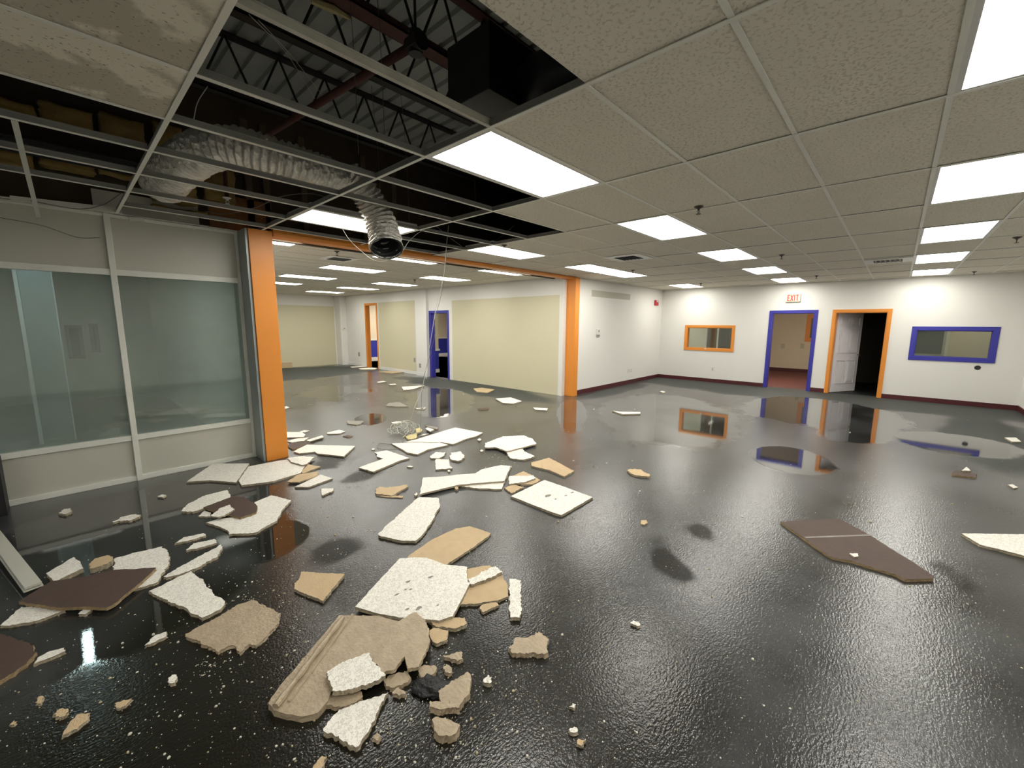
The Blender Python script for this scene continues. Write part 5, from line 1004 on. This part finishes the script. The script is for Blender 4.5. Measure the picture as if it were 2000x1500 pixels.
    ('w', 0.05, 0.012, 0.5, [(764.2, 824.7), (775.0, 823.2), (783.7, 822.8), (784.0, 825.5), (775.0, 827.3), (766.0, 826.7)], 'small white flake perched on top of the cable coil'),
    ('w', 0.001, 0.02, 1.2, [(932.5, 857.7), (936.2, 855.8), (940.3, 857.3), (938.5, 860.3), (934.3, 860.3)], 'little white lump right of the big slab'),
    ('w', 0.001, 0.02, 1.2, [(937.7, 879.5), (940.7, 877.7), (943.7, 880.2), (940.7, 882.5)], 'little white lump between the round white scrap and the round-nosed piece'),
    ('w', 0.001, 0.02, 1.2, [(809.2, 965.0), (812.5, 961.7), (816.2, 963.5), (814.7, 967.2), (811.0, 967.7)], 'little white lump at the left tip of the concave slab'),
    ('t', 0.001, 0.022, 1.2, [(887.5, 950.0), (891.2, 947.7), (895.7, 951.5), (893.5, 956.0), (889.0, 955.2)], 'little tan lump against the lower edge of the concave slab'),
    ('w', 0.001, 0.012, 1, [(794.5, 911.3), (800.5, 909.5), (806.8, 911.0), (803.5, 912.8)], 'small pale flake in front of the V-shaped piece'),
    ('w', 0.001, 0.015, 1.2, [(874.0, 919.2), (877.0, 917.7), (880.0, 920.0), (877.0, 921.8)], 'tiny lump at the foot of the cracked square scrap'),
    ('w', 0.001, 0.012, 1.2, [(725.8, 877.2), (728.5, 875.4), (732.2, 876.8), (729.2, 878.6)], 'tiny lump left of the V-shaped piece'),
]

FACE = {'w': ('tileface', 'core'), 't': ('tan', 'core'), 'b': ('brown', 'browncore'), 'g': ('graychip', 'core'), 'm': ('mud', 'mud'), 'r': ('mud', 'mud'), 'y': ('yellowchip', 'core')}
def slab(kind, z0, th, jag, pts, lab, seed):
    rs = random.Random(seed); face, core = FACE[kind]; zt = z0+th
    W = [onz(x, y, zt) for x, y in pts]; size = max((a-b_).length for a in W for b_ in W)
    step = max(.008, size*.024); out = []
    n = len(W)
    for i in range(n):
        a, c = W[i], W[(i+1) % n]; L = (c-a).length; k = max(1, int(L/step)); nrm = Vector((-(c-a).y, (c-a).x, 0)).normalized()
        off = 0
        for j in range(k):
            t = j/k; off = off*.6+rs.uniform(-1, 1)*.0072*jag*(1 if size > .2 else .6)
            out.append(a.lerp(c, t)+(nrm*off if j else Vector((0, 0, 0))))
    ctr = sum(out, Vector())/len(out); ctr.z = z0
    m_ = len(out)
    area = sum(out[i].x*out[(i+1) % m_].y-out[(i+1) % m_].x*out[i].y for i in range(m_))
    if area < 0: out.reverse()
    mb = MB(); top = [p-ctr for p in out]
    amp = .004 if kind in 'mr' else .0012
    mid = []; bot = []
    for p in top:
        d = Vector((p.x, p.y, 0)); r_ = d.length or 1
        sh = rs.uniform(-.004, .007)*min(1, jag+.3)
        mid.append(Vector((p.x, p.y, th*.55))-d/r_*sh); bot.append(Vector((p.x, p.y, 0))+d/r_*(rs.uniform(-.004, .006)*min(1, jag)))
    tri = tessellate_polygon([top])
    for t in tri:
        q = [top[i] for i in t]; nn = (q[1]-q[0]).cross(q[2]-q[0])
        if nn.z < 0: q.reverse(); 
        mb.quad(q, face)
        mb.quad([Vector((p.x, p.y, 0)) for p in reversed(q)], core)
    for i in range(m_):
        j = (i+1) % m_
        mb.quad([mid[i], mid[j], top[j], top[i]], core); mb.quad([bot[i], bot[j], mid[j], mid[i]], core)
    if kind == 'r':     # rolled ridge along the left edge
        A, B_ = onz(100*.3+500, 1380, zt)-ctr, onz(668, 1205, zt)-ctr
        A = onz(538, 1380, zt+.01)-ctr; B_ = onz(670, 1206, zt+.01)-ctr
        P = [A.lerp(B_, t/14) for t in range(15)]
        mb.tube(P, [.015+.004*math.sin(t*1.7) for t in range(15)], 'mud', 8)
        s_ = Vector((.045, .0, -.004)); mb.tube([p+Vector((.05, -.01, -.006)) for p in P], [.008+.002*math.sin(t*2.3) for t in range(15)], 'mud', 6)
    o = mb.build('tile_fragment'); o.location = ctr
    if size > .35:
        bm = bmesh.new(); bm.from_mesh(o.data)
        bmesh.ops.remove_doubles(bm, verts=bm.verts, dist=1e-5)
        bm.to_mesh(o.data); bm.free()
    tag(o, lab, 'ceiling tile piece', 'broken ceiling tile pieces on the floor')
    return o, W
SLABS = [slab(k, z0, th, j, pts, lab, 100+i) for i, (k, z0, th, j, pts, lab) in enumerate(DEBRIS)]
# pits and gouges on the largest slab and the square slab
def pits(o, spots, z, r=.008):
    mb = MB()
    for (px, py, s) in spots:
        v = onz(px, py, z); rs = random.Random(px); n = 9
        ring = [v+Vector((math.cos(a*6.283/n)*s*r*rs.uniform(.7, 1.3)*1.6, math.sin(a*6.283/n)*s*r*rs.uniform(.6, 1.2), .0008)) for a in range(n)]
        mb.quad(ring, 'graychip')
    q = mb.build('gouges', o); q.matrix_parent_inverse = Matrix(); q.location = -o.location
for o, W in SLABS:
    l = o['label']
    if l.startswith('largest white'): pits(o, [(797, 1136, 1.3), (792, 1152, .9), (775, 1161, 1.2), (841, 1127, 1.4), (802, 1151, .8), (795, 1190, 1.3), (818, 1188, 1.7), (640+215, 1182, .7)], .041)
    if l.startswith('nearly square'): pits(o, [(1070, 968, 2.2), (1105, 968, 1.0), (1118, 962, 1.2), (1085, 975, .9)], .0235, .012)
    if l.startswith('large smooth brown'):
        mb = MB(); a_, c_ = onz(1150+880/2.0835, 780+562/2.0835, .0218), onz(1150+1145/2.0835, 780+552/2.0835, .0218)
        mb.bar(a_, c_, .022, .001, 'graychip'); q = mb.build('pale_stripe', o); q.matrix_parent_inverse = Matrix(); q.location = -o.location
# charred wet lump
def lump(cx, cy, s, mat, lab, name, cat):
    v = onz(cx, cy); bm = bmesh.new(); bmesh.ops.create_icosphere(bm, subdivisions=4, radius=1)
    for q in bm.verts:
        n = noise.noise(q.co*2.2+Vector((cx, 0, 0)))*.5+noise.noise(q.co*6)*.22
        q.co = q.co*(1+n); q.co = Vector((q.co.x*s[0], q.co.y*s[1], max(q.co.z*s[2], -s[2]*.3)))
    me = bpy.data.meshes.new(name); bm.to_mesh(me); bm.free(); me.materials.append(M[mat])
    for p in me.polygons: p.use_smooth = True
    o = bpy.data.objects.new(name, me); COL.objects.link(o); o.location = (v.x, v.y, s[2]*.3+.001); o.rotation_euler = (0, 0, .5); tag(o, lab, cat); return o
lump(842, 1345, (.055, .085, .022), 'soot', 'black sodden lump between the tan fragments in the foreground heap', 'charred_lump', 'lump')

# ------------------------------------------------------------------ crumbs
def on_slab(x, y):
    for o, W in SLABS:
        ins = False; n = len(W)
        for i in range(n):
            a, c = W[i], W[(i+1) % n]
            if (a.y > y) != (c.y > y) and x < (c.x-a.x)*(y-a.y)/(c.y-a.y)+a.x: ins = not ins
        if ins: return True
    return False
CR = []
def crumb_mesh(rs, s):
    n = rs.randint(5, 7); a0 = rs.random()*6; h = s*rs.uniform(.3, .8)
    ring = [(math.cos(a0+i*6.283/n)*s*rs.uniform(.5, 1.1), math.sin(a0+i*6.283/n)*s*rs.uniform(.4, 1.0)) for i in range(n)]
    return ring, h
def add_crumb(mb, rs, x, y, s, z=.0006):
    ring, h = crumb_mesh(rs, s); mt = 'crumb' if rs.random() < .72 else 'crumb2'
    top = [(x+a*.75, y+b_*.75, z+h) for a, b_ in ring]; bot = [(x+a, y+b_, z) for a, b_ in ring]; n = len(ring)
    mb.quad(top, mt)
    for i in range(n): j = (i+1) % n; mb.quad([bot[i], bot[j], top[j], top[i]], mt)
def tri_area(): pass
stuff = MB(); rs = random.Random(11)
# dense near the heaps, thinner in the open
heaps = [onz(*p) for p in ((820, 1330), (750, 1420), (900, 1450), (470, 1180), (600, 1130), (700, 950), (560, 900), (800, 870), (420, 1300), (980, 900), (1000, 1350), (650, 1250))]
for i in range(2600):
    h = rs.choice(heaps); r_ = abs(rs.gauss(0, .42)); a = rs.random()*6.283; x, y = h.x+math.cos(a)*r_, h.y+math.sin(a)*r_
    if y > 5.5 or (x*.7276+y*.671) < .9 or on_slab(x, y): continue
    add_crumb(stuff, rs, x, y, min(.008, .0016+rs.expovariate(1/.0016)))
for i in range(2300):
    px, py = rs.uniform(-20, 2020), 760+740*rs.random()**.8
    v = onz(px, py)
    if v.x > XW-.1 or v.y < YR+.05 or (v.x < 1.9 and v.y > 5.5) or v.y > 9 or on_slab(v.x, v.y): continue
    add_crumb(stuff, rs, v.x, v.y, min(.009, (.0009+rs.expovariate(1/.0011))*(1+.25*max(0, (v.x+v.y)/4))))
tag(stuff.build('plaster_crumbs'), 'countless tiny pale plaster crumbs scattered over the wet black floor', 'crumbs', kind='stuff')
# bigger crumbs, each its own thing
proto = []
for i in range(8):
    mb = MB(); add_crumb(mb, rs, 0, 0, .011); o = mb.build('plaster_chip'); proto.append(o)
lst = [(1480,1108),(1130,1175),(1098,1240),(1240,1218),(1285,1165),(1330,1205),(1395,1242),(1470,1288),(1560,1360),(1510,1260),(1700,1130),(1776,1145),(1860,985),(1900,1045),(1250,960),(1185,905),(1120,900),(1090,1020),(950,1010),(1235,900),(1350,1430),(1440,1365),(1280,1345),(1180,1410),(1010,1430),(960,1470),(890,1480),(1060,1290),(560,1280),(515,1350),(470,1440),(430,1480),(330,1480),(250,1470),(600,1300),(330,1325),(215,1325),(300,1240),(1660,845),(1745,850),(1820,920),(1540,985),(1450,1010),(740,830),(700,780),(905,770),(1060,745),(1160,800),(1240,800),(1360,770),(1450,790),(640,1010),(655,1045),(690,1010),(1630,1310),(1800,1250),(1890,1180),(1700,1020),(1340,985)]
used = set(); seen = set(); seen_n = [0]
def chip_label(px, py):
    best = None
    for k, z0, th, j, pts, lab in DEBRIS:
        cx = sum(p[0] for p in pts)/len(pts); cy = sum(p[1] for p in pts)/len(pts); d = math.hypot(px-cx, (py-cy)*1.6)
        wd = max(p[0] for p in pts)-min(p[0] for p in pts)
        if wd > 30 and (best is None or d < best[0]): best = (d, cx, cy, lab)
    d, cx, cy, lab = best
    rel = ('right of' if px > cx else 'left of') if abs(px-cx) > abs(py-cy)*1.3 else ('in front of' if py > cy else 'behind')
    w_ = lab.split(','  )[0].split()
    L = 'tiny loose plaster chip '+rel+' the '+' '.join(w_[:8])
    for q in (' at', ' the', ' of', ' in', ' with', ' and', ' on', ' a', ' its', ' from', ' by', ' right', ' lying', ' under'):
        if L.endswith(q): L = L[:-len(q)]
    if L in seen: return None
    seen.add(L); return L
for i, (px, py) in enumerate(lst):
    lab_ = chip_label(px, py)
    if not lab_: continue
    k = i % 8; v = onz(px, py); o = proto[k] if k not in used else proto[k].copy()
    if k in used: COL.objects.link(o)
    used.add(k); o.location = (v.x, v.y, 0); o.rotation_euler = (0, 0, i*1.3); s = .55+.25*(i*7 % 5)/4+.12*(v.x+v.y-2) ; s = max(.5, min(1.6, s)); o.scale = (s, s, s)
    tag(o, lab_, 'plaster chip', 'loose plaster chips')
for k, o in enumerate(proto):
    if k not in used: bpy.data.objects.remove(o)
